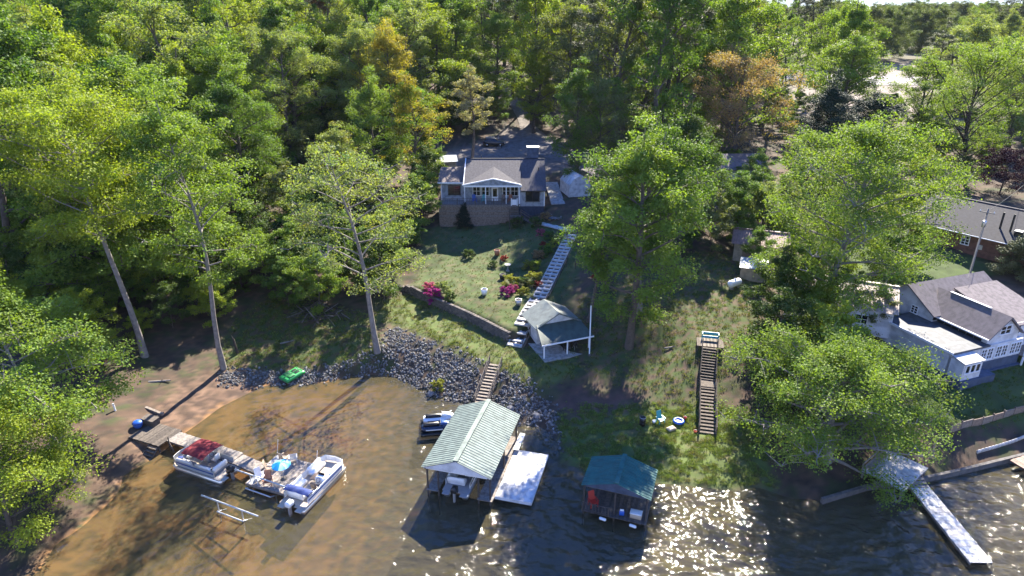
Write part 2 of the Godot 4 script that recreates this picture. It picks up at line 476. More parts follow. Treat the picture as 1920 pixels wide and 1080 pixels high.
func build_water():
	# wind ripples: two noises of different grain made into one normal map
	var n := FastNoiseLite.new()
	n.seed = 11
	n.noise_type = FastNoiseLite.TYPE_SIMPLEX_SMOOTH
	n.frequency = 0.0165
	n.fractal_octaves = 4
	n.fractal_gain = 0.38
	n.domain_warp_enabled = true
	n.domain_warp_amplitude = 14.0
	n.domain_warp_frequency = 0.01
	var im := n.get_seamless_image(1024, 1024)
	im.convert(Image.FORMAT_RGBA8)
	im.bump_map_to_normal_map(9.0)
	var m := StandardMaterial3D.new()
	m.resource_name = "lake_water"
	m.transparency = BaseMaterial3D.TRANSPARENCY_ALPHA
	m.albedo_color = Color(0.078, 0.066, 0.034).linear_to_srgb()
	m.albedo_color.a = 0.56
	m.roughness = 0.05
	m.metallic_specular = 0.4
	m.normal_enabled = true
	m.normal_texture = ImageTexture.create_from_image(im)
	m.normal_scale = 1.0
	m.uv1_triplanar = true
	m.uv1_world_triplanar = true
	m.uv1_scale = Vector3(0.030, 0.042, 0.043)
	# the wind is lighter in the sheltered cove on the left: the same ripples, lower there
	var am := ArrayMesh.new()
	var edges := [-400.0, -14.0, -9.0, -5.0, -1.0, 400.0]
	for k in 5:
		var calm: StandardMaterial3D = m.duplicate()
		calm.resource_name = "lake_water"
		calm.normal_scale = [0.45, 0.6, 0.8, 1.0, 1.25][k]
		var st := SurfaceTool.new()
		st.begin(Mesh.PRIMITIVE_TRIANGLES)
		for v in [Vector3(edges[k], 0, -95), Vector3(edges[k + 1], 0, -95), Vector3(edges[k], 0, 110), Vector3(edges[k + 1], 0, -95), Vector3(edges[k + 1], 0, 110), Vector3(edges[k], 0, 110)]:
			st.set_normal(Vector3.UP)
			st.add_vertex(v)
		st.set_material(calm)
		st.commit(am)
	structure(put(self, "lake_water", am, null), "murky brown lake water with wind ripples and sun glints", "water")


# ---------------------------------------------------------------- buildings
# a window in the plane facing `turn` (0 faces +z): frame bars joined, each pane its own piece
func window(parent: Node3D, c: Vector3, w: float, h: float, turn := 0.0, nx := 2, ny := 1, frame: Material = null, called := "window") -> Node3D:
	var f: Material = frame if frame else mats.white_paint
	var b := Basis(Vector3.UP, deg_to_rad(turn))
	var list := [[Vector3(0, h / 2, 0), Vector3(w + 0.12, 0.09, 0.1)], [Vector3(0, -h / 2, 0), Vector3(w + 0.16, 0.1, 0.14)]]
	for i in nx + 1:
		list.append([Vector3(-w / 2 + w * i / nx, 0, 0.003), Vector3(0.08 if i in [0, nx] else 0.06, h, 0.1)])
	for j in range(1, ny):
		list.append([Vector3(0, -h / 2 + h * j / ny, -0.01), Vector3(w, 0.05, 0.08)])
	var o := put(parent, called, boxes(list), f, Transform3D(b, c))
	for i in nx:
		for j in ny:
			box(o, "pane", mats.dark_glass, Vector3(-w / 2 + w * (i + 0.5) / nx, -h / 2 + h * (j + 0.5) / ny, -0.015), Vector3(w / nx - 0.05, h / ny - 0.04, 0.02))
	return o

# ribbed sheet metal laid in 0.9 m sheets over the slope whose eave runs from a to b and whose ridge lies at a + up
func sheet_roof(parent: Node3D, m: Material, a: Vector3, b: Vector3, up: Vector3):
	var l := (b - a).length()
	var n := int(round(l / 0.9))
	var w := l / n
	var u := (b - a) / l
	var v := up.normalized()
	var nn := u.cross(v).normalized()
	if nn.y < 0:
		nn = -nn
	var key := "sheet%.3f_%.3f" % [w, up.length()]
	if not mats.has(key):
		var prof := [Vector2(0, 0), Vector2(0.02, 0.0)]
		for k in 3:
			var x := w * (k + 0.5) / 3.0
			prof.append_array([Vector2(x - 0.04, 0), Vector2(x - 0.02, 0.035), Vector2(x + 0.02, 0.035), Vector2(x + 0.04, 0)])
		prof.append(Vector2(w, 0))
		var st := SurfaceTool.new()
		st.begin(Mesh.PRIMITIVE_TRIANGLES)
		st.set_smooth_group(-1)
		for k in prof.size() - 1:
			var p0 := Vector3(prof[k].x, prof[k].y, 0)
			var p1 := Vector3(prof[k + 1].x, prof[k + 1].y, 0)
			var d := Vector3(0, 0, -up.length())
			for q in [p0, p0 + d, p1, p1, p0 + d, p1 + d]:
				st.add_vertex(q)
		st.generate_normals()
		mats[key] = st.commit()
	for k in n:
		put(parent, "roof_sheet", mats[key], m, Transform3D(Basis(u, nn, -v), a + u * w * k + nn * 0.05))

func build_buildings():
	main_house()
	sheds_by_house()
	white_house()
	brick_house()
	garages()
	lake_hut()
	cottage()
	car()
	utility_poles()

func main_house():
	var o := thing("house", "grey single storey house with brown shingle roof and raised front deck above the lawn", "house", Vector3(0, 0, 0))
	var z0 := -100.5
	var fl := 9.35
	# walls
	box(o, "wall", mats.grey_siding, Vector3(-1.15, 10.9, -108.9), Vector3(12.3, 3.2, 11.6))
	box(o, "wall", mats.grey_siding, Vector3(-9.2, 10.8, -106.0), Vector3(4.1, 3.1, 5.0))
	box(o, "wall", mats.grey_siding, Vector3(3.1, 10.2, -104.5), Vector3(3.9, 2.5, 6.6))
	box(o, "foundation", mats.navy, Vector3(3.1, 7.6, -104.5), Vector3(3.86, 2.7, 6.5))
	box(o, "foundation", mats.navy, Vector3(-1.15, 8.0, -109.0), Vector3(12.1, 2.6, 11.4))
	# corner boards
	for c in [Vector3(-11.2, 10.8, -103.47), Vector3(-7.15, 10.8, -103.47), Vector3(1.17, 10.25, -101.17), Vector3(5.03, 10.25, -101.17)]:
		box(o, "corner_board", mats.white_paint, c, Vector3(0.14, 2.9 if c.x < 0 else 2.5, 0.12))
	# roofs: the long main roof, its right end lower, and the low roof of the left wing
	var rz := -108.0
	plate(o, "roof", mats.shingle, [Vector3(-7.6, 12.5, -101.2), Vector3(-7.3, 15.0, rz), Vector3(1.35, 15.0, rz), Vector3(1.35, 12.5, -101.2)], 0.16)
	plate(o, "roof", mats.shingle, [Vector3(1.36, 11.55, -100.75), Vector3(1.36, 15.03, rz), Vector3(5.3, 15.03, rz), Vector3(5.3, 11.55, -100.75)], 0.16)
	plate(o, "roof", mats.shingle, [Vector3(5.3, 12.0, -115.2), Vector3(5.3, 15.0, rz - 0.01), Vector3(-7.3, 15.0, rz - 0.01), Vector3(-7.6, 12.0, -115.2)], 0.16)
	plate(o, "roof", mats.shingle_brown, [Vector3(-11.7, 12.35, -103.0), Vector3(-11.7, 13.5, -108.6), Vector3(-7.32, 13.5, -108.6), Vector3(-7.32, 12.35, -103.0)], 0.16)
	box(o, "ridge_cap", mats.shingle_dark, Vector3(-1.0, 15.02, rz), Vector3(12.6, 0.08, 0.35))
	box(o, "fascia", mats.white_paint, Vector3(-9.5, 12.22, -102.96), Vector3(4.4, 0.2, 0.05))
	plate(o, "gable_wall", mats.grey_siding, [Vector3(5.05, 11.4, -101.2), Vector3(5.05, 14.8, rz), Vector3(5.05, 11.9, -114.8)], 0.1)
	plate(o, "gable_wall", mats.grey_siding, [Vector3(-7.28, 12.3, -114.4), Vector3(-7.28, 14.8, rz), Vector3(-7.28, 12.3, -101.6)], 0.1)
	box(o, "rake_board", mats.white_paint, Vector3(-7.5, 13.72, -104.6), Vector3(0.12, 0.22, 7.25), Vector3(20.2, 0, 0))
	# porch: pediment, beam, posts
	plate(o, "pediment", mats.grey_siding, [Vector3(-7.5, 12.3, -101.05), Vector3(-2.9, 13.25, -101.05), Vector3(1.4, 12.3, -101.05)], 0.12)
	for s in [[Vector3(-7.7, 12.36, -101.0), Vector3(-2.9, 13.36, -101.0)], [Vector3(-2.9, 13.36, -101.0), Vector3(1.4, 12.42, -101.0)]]:
		var d: Vector3 = s[1] - s[0]
		box(o, "rake_board", mats.white_paint, (s[0] + s[1]) / 2.0, Vector3(d.length(), 0.18, 0.16), Vector3(0, 0, rad_to_deg(atan2(d.y, d.x))))
	plate(o, "porch_roof", mats.shingle, [Vector3(-7.6, 12.4, -101.0), Vector3(-2.9, 14.2, -105.8), Vector3(-2.9, 13.4, -101.0)], 0.1)
	plate(o, "porch_roof", mats.shingle, [Vector3(-2.9, 13.4, -101.0), Vector3(-2.9, 14.2, -105.8), Vector3(1.35, 12.46, -101.0)], 0.1)
	box(o, "beam", mats.white_paint, Vector3(-3.0, 12.17, -101.15), Vector3(9.0, 0.26, 0.22))
	for x in [-7.35, -4.1, -0.9, 1.1]:
		box(o, "porch_post", mats.white_paint, Vector3(x, 10.7, -101.12), Vector3(0.13, 2.7, 0.13))
	# windows and the door
	window(o, Vector3(-9.15, 10.95, -103.44), 1.9, 1.5, 0, 2, 2, mats.black_plastic)
	window(o, Vector3(3.2, 10.55, -101.13), 2.1, 1.55, 0, 2, 1, mats.black_plastic)
	for x in [-5.6, -4.2, -0.9, 0.4]:
		window(o, Vector3(x, 10.9, -103.05), 1.15, 1.5, 0, 2, 2)
	var dr := box(o, "door", mats.white_paint, Vector3(-2.7, 10.4, -103.05), Vector3(1.05, 2.15, 0.08))
	box(dr, "pane", mats.dark_glass, Vector3(0, 0.12, 0.55), Vector3(0.62, 0.6, 0.5))
	box(dr, "door_handle", mats.chrome, Vector3(0.38, -0.08, 0.9), Vector3(0.06, 0.05, 0.8))
	# chimney
	var ch := box(o, "chimney", mats.blue_grey, Vector3(3.4, 15.6, -108.9), Vector3(1.9, 2.2, 1.2))
	box(ch, "chimney_cap", mats.galvanised, Vector3(0, 0.52, 0), Vector3(1.08, 0.05, 1.1))
	for p in [Vector3(4.2, 13.7, -105.2), Vector3(-5.0, 14.9, -108.6)]:
		rod(o, "vent_pipe", mats.black_plastic, p - Vector3(0, 0.3, 0), p + Vector3(0, 0.5, 0), 0.07)
	# deck: boards, skirt of horizontal boards, railing
	for k in 15:
		box(o, "deck_board", [mats.weathered_wood, mats.weathered_wood_grey][k % 2], Vector3(-5.0, fl - 0.03, z0 - 0.12 - k * 0.18), Vector3(12.6, 0.05, 0.172))
	for k in 14:
		var y := fl - 0.18 - k * 0.262
		var x1 := 1.0 - maxf(0.0, k - 8) * 1.0
		box(o, "skirt_board", [mats.skirt_wood, mats.weathered_wood][int(rng.randf() * 1.5)], Vector3((-11.35 + x1) / 2.0, y, z0 + rng.randf_range(-0.008, 0.008)), Vector3(x1 + 11.35, 0.25, 0.04))
	for k in 12:
		box(o, "skirt_board", mats.skirt_wood, Vector3(-11.37, fl - 0.18 - k * 0.262, -102.0), Vector3(0.04, 0.25, 3.0))
	rail(o, Vector3(-11.3, fl, z0), Vector3(-0.05, fl, z0), mats.old_wood_light, 1.0)
	rail(o, Vector3(-11.3, fl, z0 - 2.4), Vector3(-11.3, fl, z0), mats.old_wood_light, 1.0)
	# landing and steps down to the lawn, right of the deck
	box(o, "gate", mats.white_paint, Vector3(0.35, fl + 0.45, z0), Vector3(0.7, 0.85, 0.05))
	for x in [-0.1, 0.8]:
		box(o, "gate_post", mats.white_paint, Vector3(x, fl + 0.5, z0), Vector3(0.14, 1.15, 0.14))
	var ly := 8.0
	for k in 5:
		box(o, "step", mats.old_wood_light, Vector3(0.4, fl - 0.25 - k * 0.22, z0 + 0.2 + k * 0.16), Vector3(1.3, 0.06, 0.26))
	for k in 8:
		box(o, "landing_board", mats.old_wood_light, Vector3(-0.35 + k * 0.235, ly, z0 + 1.55), Vector3(0.22, 0.06, 1.5))
	for c in [Vector3(-0.4, 0, z0 + 2.2), Vector3(1.35, 0, z0 + 2.2), Vector3(-0.4, 0, z0 + 0.95)]:
		box(o, "landing_post", mats.old_wood_light, Vector3(c.x, 7.4, c.z), Vector3(0.12, 3.4, 0.12))
	rail(o, Vector3(-0.4, ly, z0 + 2.25), Vector3(1.35, ly, z0 + 2.25), mats.old_wood_light, 0.9)
	for k in 7:
		box(o, "step", mats.old_wood_light, Vector3(1.6 + k * 0.28, ly - 0.18 - k * 0.19, z0 + 1.6), Vector3(0.3, 0.06, 1.2))
	for zz in [z0 + 1.0, z0 + 2.2]:
		put(o, "handrail", bars([[Vector3(1.35, ly + 0.9, zz), Vector3(3.6, ly - 0.6, zz)], [Vector3(1.4, ly + 0.45, zz), Vector3(3.6, ly - 1.05, zz)], [Vector3(3.5, ly - 0.5, zz), Vector3(3.5, 6.3, zz)]], 0.05), mats.old_wood_light)
	# porch chairs and pots stand on the deck
	for c in [[-5.9, 18.0, "blue_plastic", "blue deck chair on the porch beside a potted fern"], [-4.5, -14.0, "teal_plastic", "teal deck chair on the porch beside the white door"], [-1.3, 10.0, "brown_vinyl", "brown deck chair on the porch right of the white door"], [-0.3, -12.0, "terracotta", "rust red deck chair on the porch by the gate"]]:
		chair(c[3], Vector3(c[0], fl, -102.0), c[1], mats[c[2]])

func rail(parent: Node3D, a: Vector3, b: Vector3, m: Material, h: float):
	var d := b - a
	put(parent, "handrail", bars([[a + Vector3(0, h, 0), b + Vector3(0, h, 0)], [a + Vector3(0, 0.12, 0), b + Vector3(0, 0.12, 0)]], 0.035), m)
	var n := int(d.length() / 0.26)
	var list := []
	for k in n + 1:
		var p := a + d * (float(k) / n)
		list.append([p + Vector3(0, 0.12, 0), p + Vector3(0, h, 0)])
	var o := put(parent, "balusters", bars(list, 0.022), m)
	o.set_meta("kind", "stuff")
	var np := maxi(1, int(d.length() / 2.4))
	for k in np + 1:
		var p := a + d * (float(k) / np)
		box(parent, "rail_post", m, p + Vector3(0, h / 2 + 0.03, 0), Vector3(0.1, h + 0.1, 0.1))

func chair(label: String, at: Vector3, turn: float, m: Material, called := "deck_chair", group := "") -> Node3D:
	var o := thing(called, label, "chair", at, turn, group)
	box(o, "seat", m, Vector3(0, 0.4, 0), Vector3(0.56, 0.05, 0.52), Vector3(6, 0, 0))
	for k in 5:
		box(o, "back_slat", m, Vector3(-0.22 + k * 0.11, 0.78, -0.36), Vector3(0.095, 0.82, 0.03), Vector3(-17, 0, 0))
	for s in [-1, 1]:
		box(o, "arm", m, Vector3(s * 0.32, 0.62, -0.02), Vector3(0.1, 0.035, 0.62))
		box(o, "leg", m, Vector3(s * 0.3, 0.31, 0.24), Vector3(0.06, 0.62, 0.06))
		box(o, "leg", m, Vector3(s * 0.3, 0.31, -0.28), Vector3(0.06, 0.62, 0.06))
	return o

func sheds_by_house():
	# canvas carport with a gambrel roof
	var at := Vector3(10.47, 9.21, -108.23)
	var o := thing("canvas_shed", "white canvas shed with faceted roof beside the concrete strip", "shed", at, 14)
	var prof := [Vector2(-1.85, 0), Vector2(-1.85, 2.0), Vector2(-1.1, 2.9), Vector2(0, 3.45), Vector2(1.1, 2.9), Vector2(1.85, 2.0), Vector2(1.85, 0)]
	for k in prof.size() - 1:
		var a: Vector2 = prof[k]
		var b: Vector2 = prof[k + 1]
		plate(o, "side_panel" if k in [0, 5] else "roof_panel", mats.canvas_white, [Vector3(a.x, a.y, 2.4), Vector3(a.x, a.y, -2.4), Vector3(b.x, b.y, -2.4), Vector3(b.x, b.y, 2.4)], 0.03)
	for z in [2.37, -2.37]:
		var pts := []
		for p in prof:
			pts.append(Vector3(p.x * 0.99, p.y * 0.99, z))
		plate(o, "end_panel", mats.canvas_white, pts, 0.02)
	# old shed under the trees left of the house
	at = Vector3(-12.58, 9.04, -124.37)
	o = thing("garden_shed", "small shed with pale sheet roof under the trees left of the house", "shed", at, 12)
	box(o, "wall", mats.tan_wall, Vector3(0, 1.2, 0), Vector3(3.8, 2.4, 3.6))
	plate(o, "roof_panel", mats.tarp, [Vector3(-2.2, 2.3, 2.2), Vector3(-2.2, 3.1, 0), Vector3(2.2, 3.1, 0), Vector3(2.2, 2.3, 2.2)], 0.05)
	plate(o, "roof_panel", mats.tarp, [Vector3(2.2, 2.3, -2.2), Vector3(2.2, 3.1, -0.01), Vector3(-2.2, 3.1, -0.01), Vector3(-2.2, 2.3, -2.2)], 0.05)
	box(o, "door", mats.weathered_wood, Vector3(0, 1.0, 1.82), Vector3(0.9, 1.9, 0.05))
	# something under an orange tarpaulin further left
	at = Vector3(-16.78, 8.87, -121.68)
	o = thing("tarpaulin_heap", "heap under an orange tan tarpaulin left of the small shed", "tarpaulin", at, 0)
	var rows := []
	for i in 7:
		var row := []
		for j in 9:
			var x := (j / 8.0 - 0.5) * 4.4
			var z := (i / 6.0 - 0.5) * 3.0
			var e := (1.0 - pow(absf(x) / 2.2, 3.0)) * (1.0 - pow(absf(z) / 1.5, 3.0))
			row.append(Vector3(x, 1.5 * maxf(e, -0.02) + 0.12 * sin(x * 4.0 + z * 3.0) * e, z))
		rows.append(row)
	put(o, "cover", skin(rows), mats.rough_orange if mats.has("rough_orange") else rough_mat("rough_orange", 0.45, 0.27, 0.12, 0.8))
	put(o, "rope", bars([[Vector3(-2.1, 0.3, 0), Vector3(0, 1.62, 0)], [Vector3(0, 1.62, 0), Vector3(2.1, 0.3, 0)]], 0.02), mats.white_paint)

func white_house():
	var o := thing("white_house", "white two storey house with mauve grey shingle roofs and navy base near the lake", "house", Vector3(44.7, 0, -69.0), 20)
	var ws: Material = mats.white_siding
	box(o, "wall", ws, Vector3(5.5, 5.2, 0), Vector3(11.0, 3.9, 7.0))
	plate(o, "gable_wall", ws, [Vector3(0.02, 7.1, 3.5), Vector3(0.02, 7.1, -3.5), Vector3(0.02, 9.15, 0)], 0.15)
	plate(o, "gable_wall", ws, [Vector3(10.98, 7.1, -3.5), Vector3(10.98, 7.1, 3.5), Vector3(10.98, 9.15, 0)], 0.15)
	var sh: Material = mats.shingle_mauve
	plate(o, "roof", sh, [Vector3(-0.45, 6.95, 3.95), Vector3(-0.45, 9.25, 0), Vector3(11.4, 9.25, 0), Vector3(11.4, 6.95, 3.95)], 0.15)
	plate(o, "roof", sh, [Vector3(11.4, 6.95, -3.95), Vector3(11.4, 9.25, -0.01), Vector3(-0.45, 9.25, -0.01), Vector3(-0.45, 6.95, -3.95)], 0.15)
	# cross wing towards the lake
	box(o, "wall", ws, Vector3(2.9, 4.95, 6.3), Vector3(4.4, 4.2, 5.9))
	plate(o, "gable_wall", ws, [Vector3(0.75, 7.0, 9.27), Vector3(2.9, 8.75, 9.27), Vector3(5.05, 7.0, 9.27)], 0.12)
	plate(o, "roof", sh, [Vector3(0.3, 6.72, 9.6), Vector3(0.3, 6.72, 3.4), Vector3(2.9, 8.88, 1.2), Vector3(2.9, 8.88, 9.6)], 0.14)
	plate(o, "roof", sh, [Vector3(2.91, 8.88, 9.6), Vector3(2.91, 8.88, 1.2), Vector3(5.5, 6.72, 3.4), Vector3(5.5, 6.72, 9.6)], 0.14)
	box(o, "gutter", mats.white_paint, Vector3(0.24, 6.72, 6.5), Vector3(0.14, 0.14, 6.2))
	box(o, "ridge_vent", mats.white_paint, Vector3(2.9, 8.94, 5.0), Vector3(0.25, 0.07, 4.6))
	for k in 6:
		box(o, "screen_panel", mats.dark_screen, Vector3(0.67, 6.25, 4.0 + k * 0.85), Vector3(0.04, 0.85, 0.8))
	# right wing, lower eaves
	box(o, "wall", ws, Vector3(8.4, 4.9, 5.6), Vector3(6.0, 4.1, 5.0))
	plate(o, "roof", sh, [Vector3(5.0, 6.85, 8.4), Vector3(5.0, 8.6, 1.5), Vector3(11.7, 8.6, 1.5), Vector3(11.7, 6.85, 8.4)], 0.14)
	window(o, Vector3(6.6, 6.15, 8.12), 1.2, 1.0, 0, 2, 2)
	window(o, Vector3(8.8, 6.15, 8.12), 1.2, 1.0, 0, 2, 2)
	# flat roofed addition on the left front
	box(o, "wall", ws, Vector3(-1.75, 4.3, 5.2), Vector3(4.9, 3.2, 8.4))
	box(o, "flat_roof", mats.roof_flat_grey, Vector3(-1.75, 6.0, 5.2), Vector3(5.2, 0.2, 8.8))
	plate(o, "low_roof", mats.roof_white, [Vector3(-4.3, 5.55, 11.0), Vector3(-4.3, 6.14, 8.0), Vector3(-1.5, 6.14, 8.0), Vector3(-1.5, 5.55, 11.0)], 0.12)
	box(o, "wall", ws, Vector3(-2.9, 4.2, 10.0), Vector3(2.6, 2.7, 1.7))
	box(o, "eave_trim", mats.white_paint, Vector3(-4.38, 6.02, 5.2), Vector3(0.1, 0.26, 8.8))
	# lower storey and the navy base
	for c in [[Vector3(2.95, 3.2, 6.4), Vector3(6.0, 1.8, 6.2)], [Vector3(-1.9, 2.9, 7.0), Vector3(4.7, 1.4, 8.2)], [Vector3(5.5, 3.2, 0), Vector3(10.9, 2.0, 6.9)]]:
		box(o, "foundation", mats.blue_grey, c[0], c[1])
	box(o, "foundation_ledge", mats.blue_grey, Vector3(2.9, 3.0, 9.6), Vector3(6.4, 0.14, 0.4))
	box(o, "wall", ws, Vector3(2.95, 5.0, 9.2), Vector3(5.96, 1.9, 0.5))
	for x in [0.35, 1.25, 2.5, 3.35, 4.6, 5.4]:
		window(o, Vector3(x, 5.0, 9.48), 0.74, 1.25, 0, 2, 3)
	window(o, Vector3(2.9, 7.35, 9.31), 1.5, 0.95, 0, 2, 2)
	for x in [-3.6, -2.9, -2.2]:
		window(o, Vector3(x, 4.8, 10.88), 0.6, 0.9, 0, 1, 1)
	window(o, Vector3(-0.02, 6.6, 1.2), 0.8, 0.9, -90, 2, 3)
	window(o, Vector3(0.35, 6.55, 3.53), 0.5, 0.4, 0, 1, 2, mats.black_plastic)
	var u := box(o, "air_conditioner", mats.white_paint, Vector3(-0.7, 4.6, -1.6), Vector3(0.8, 0.8, 0.8))
	box(u, "grille", mats.dull_steel, Vector3(-0.5, 0, 0), Vector3(0.06, 0.7, 0.7))
	# porch deck on the right
	for k in 6:
		box(o, "deck_board", mats.skirt_wood, Vector3(8.6, 4.0, 8.3 + k * 0.3), Vector3(5.4, 0.06, 0.28))
	for x in [6.1, 8.6, 11.1]:
		box(o, "deck_post", mats.white_paint, Vector3(x, 4.3, 9.9), Vector3(0.14, 3.0, 0.14))

func brick_house():
	var o := thing("brick_house", "long brick house with dark shingle roof at the right behind the white house", "house", Vector3(57.7, 0, -92.8), -55)
	# brick walls laid in courses of panels
	box(o, "wall", mats.brick, Vector3(12.5, 8.0, -7.5), Vector3(25.0, 3.0, 15.0))
	box(o, "band_board", mats.white_paint, Vector3(12.5, 9.4, 0.28), Vector3(25.6, 0.22, 0.08))
	plate(o, "roof", mats.shingle_dark, [Vector3(-0.6, 9.45, 0.7), Vector3(-0.6, 12.1, -7.5), Vector3(25.5, 12.1, -7.5), Vector3(25.5, 9.45, 0.7)], 0.18)
	plate(o, "roof", mats.shingle_dark, [Vector3(25.5, 9.45, -15.7), Vector3(25.5, 12.1, -7.51), Vector3(-0.6, 12.1, -7.51), Vector3(-0.6, 9.45, -15.7)], 0.18)
	plate(o, "gable_wall", mats.brick, [Vector3(0.0, 9.4, 0), Vector3(0.0, 9.4, -15), Vector3(0.0, 11.9, -7.5)], 0.2)
	box(o, "ridge_cap", mats.shingle, Vector3(12.5, 12.13, -7.5), Vector3(26.0, 0.08, 0.4))
	plate(o, "roof", mats.shingle_dark, [Vector3(9.0, 12.6, -14.0), Vector3(14.5, 13.6, -14.0), Vector3(14.5, 13.6, -22.0), Vector3(9.0, 12.6, -22.0)], 0.18)
	plate(o, "roof", mats.shingle_dark, [Vector3(14.51, 13.6, -14.0), Vector3(20.0, 12.4, -14.0), Vector3(20.0, 12.4, -22.0), Vector3(14.51, 13.6, -22.0)], 0.18)
	box(o, "wall", mats.blue_grey, Vector3(14.5, 10.5, -17.6), Vector3(9.6, 4.2, 7.0))
	window(o, Vector3(7.6, 8.35, 0.06), 0.95, 1.2, 0, 2, 3)
	window(o, Vector3(15.0, 8.35, 0.06), 0.95, 1.2, 0, 2, 3)
	for p in [Vector3(10.4, 10.4, -2.2), Vector3(11.7, 10.5, -2.0)]:
		rod(o, "vent_pipe", mats.black_plastic, p - Vector3(0, 0.3, 0), p + Vector3(0, 2.2, 0), 0.13)
	for p in [Vector3(12.8, 10.35, -1.7), Vector3(14.4, 10.4, -1.7)]:
		var v := box(o, "roof_vent", mats.black_plastic, p, Vector3(0.8, 0.7, 0.8))
		box(v, "vent_cap", mats.dull_steel, Vector3(0, 0.55, 0), Vector3(1.15, 0.12, 1.15))
	box(o, "meter_box", mats.galvanised, Vector3(9.6, 7.9, 0.1), Vector3(0.4, 0.6, 0.2))
	put(o, "gutter_pipe", bars([[Vector3(0.2, 9.3, 0.4), Vector3(0.2, 6.6, 0.2)], [Vector3(-0.4, 9.36, 0.75), Vector3(25.3, 9.36, 0.75)]], 0.06), mats.white_paint)

func gabled(o: Node3D, size: Vector3, rise: float, wall: Material, roof: Material, over := 0.4):
	var h := size / 2.0
	box(o, "wall", wall, Vector3(0, h.y, 0), size)
	for s in [-1.0, 1.0]:
		var pts := [Vector3(s * (h.x - 0.05), size.y - 0.02, h.z * s), Vector3(s * (h.x - 0.05), size.y - 0.02, -h.z * s), Vector3(s * (h.x - 0.05), size.y + rise - 0.1, 0)]
		plate(o, "gable_wall", wall, pts, 0.1)
	var drop := rise * over / h.z
	for s in [-1.0, 1.0]:
		var a := Vector3(-s * (h.x + over), size.y - drop, s * (h.z + over))
		var b := Vector3(s * (h.x + over), size.y - drop, s * (h.z + over))
		sheet_roof(o, roof, a, b, Vector3(0, rise + drop, -s * (h.z + over)))
	box(o, "ridge_cap", roof, Vector3(0, size.y + rise + 0.08, 0), Vector3(size.x + 2.0 * over, 0.07, 0.4))

func garages():
	var o := thing("garage", "large pale pink metal roofed garage under the great light green tree", "garage", at_ground(38.2, -71.5, -0.3), -25)
	gabled(o, Vector3(11.0, 3.2, 8.0), 1.5, mats.white_siding, mats.roof_pink)
	window(o, Vector3(-2.5, 1.8, 4.05), 1.2, 1.1, 0, 2, 2)
	window(o, Vector3(2.5, 1.8, 4.05), 1.2, 1.1, 0, 2, 2)
	box(o, "door", mats.blue_grey, Vector3(0, 1.1, 4.03), Vector3(1.0, 2.1, 0.06))
	o = thing("tan_shed", "tan walled shed with rusty sheet roof uphill of the pink roofed garage", "shed", at_ground(33.2, -84.5, -0.2), -20)
	gabled(o, Vector3(6.4, 2.9, 5.0), 1.1, mats.tan_wall, mats.roof_rust)
	box(o, "door", mats.weathered_wood, Vector3(-1.2, 1.1, 2.53), Vector3(1.8, 2.1, 0.06))
	o = thing("lean_to_shed", "low lean-to shed with pale blue sheet roof by the white tank", "shed", at_ground(30.6, -78.8, -0.1), -20)
	box(o, "wall", mats.tan_wall, Vector3(0, 0.9, 0), Vector3(3.0, 1.8, 2.2))
	sheet_roof(o, mats.tarp, Vector3(-1.7, 1.75, 1.4), Vector3(1.7, 1.75, 1.4), Vector3(0, 0.45, -2.8))
	o = thing("propane_tank", "white horizontal gas tank on two feet by the lean-to shed", "tank", at_ground(27.4, -75.8), 35)
	var tank := put(o, "tank_body", lathe([Vector2(0.01, -1.1), Vector2(0.25, -1.05), Vector2(0.42, -0.85), Vector2(0.45, -0.7), Vector2(0.45, 0.7), Vector2(0.42, 0.85), Vector2(0.25, 1.05), Vector2(0.01, 1.1)]), mats.white_paint, Transform3D(Basis(Vector3(0, 0, 1), PI / 2), Vector3(0, 0.7, 0)))
	put(tank, "dome_cap", lathe([Vector2(0.16, 0), Vector2(0.15, 0.12), Vector2(0.01, 0.18)], 10), mats.white_plastic, Transform3D(Basis(Vector3(0, 0, 1), -PI / 2), Vector3(0.44, 0, 0)))
	for x in [-0.6, 0.6]:
		box(o, "foot", mats.concrete, Vector3(x, 0.13, 0), Vector3(0.16, 0.3, 0.6))

func cottage():
	var o := thing("cottage", "small cottage with weathered grey brown roof under the rusty oak", "house", at_ground(38.5, -116.0, -0.3), 4)
	box(o, "wall", mats.grey_siding, Vector3(0, 1.6, 0), Vector3(9.0, 3.2, 7.0))
	plate(o, "roof", mats.shingle_mauve, [Vector3(-5.0, 3.0, 4.0), Vector3(-5.0, 4.9, 0), Vector3(5.0, 4.9, 0), Vector3(5.0, 3.0, 4.0)], 0.15)
	plate(o, "roof", mats.shingle_mauve, [Vector3(5.0, 3.0, -4.0), Vector3(5.0, 4.9, -0.01), Vector3(-5.0, 4.9, -0.01), Vector3(-5.0, 3.0, -4.0)], 0.15)
	for s in [-1.0, 1.0]:
		plate(o, "gable_wall", mats.grey_siding, [Vector3(s * 4.45, 3.1, 3.4 * s), Vector3(s * 4.45, 3.1, -3.4 * s), Vector3(s * 4.45, 4.8, 0)], 0.1)
	for x in [-2.6, 0.4, 3.0]:
		window(o, Vector3(x, 1.8, 3.56), 1.1, 1.2, 0, 2, 2)

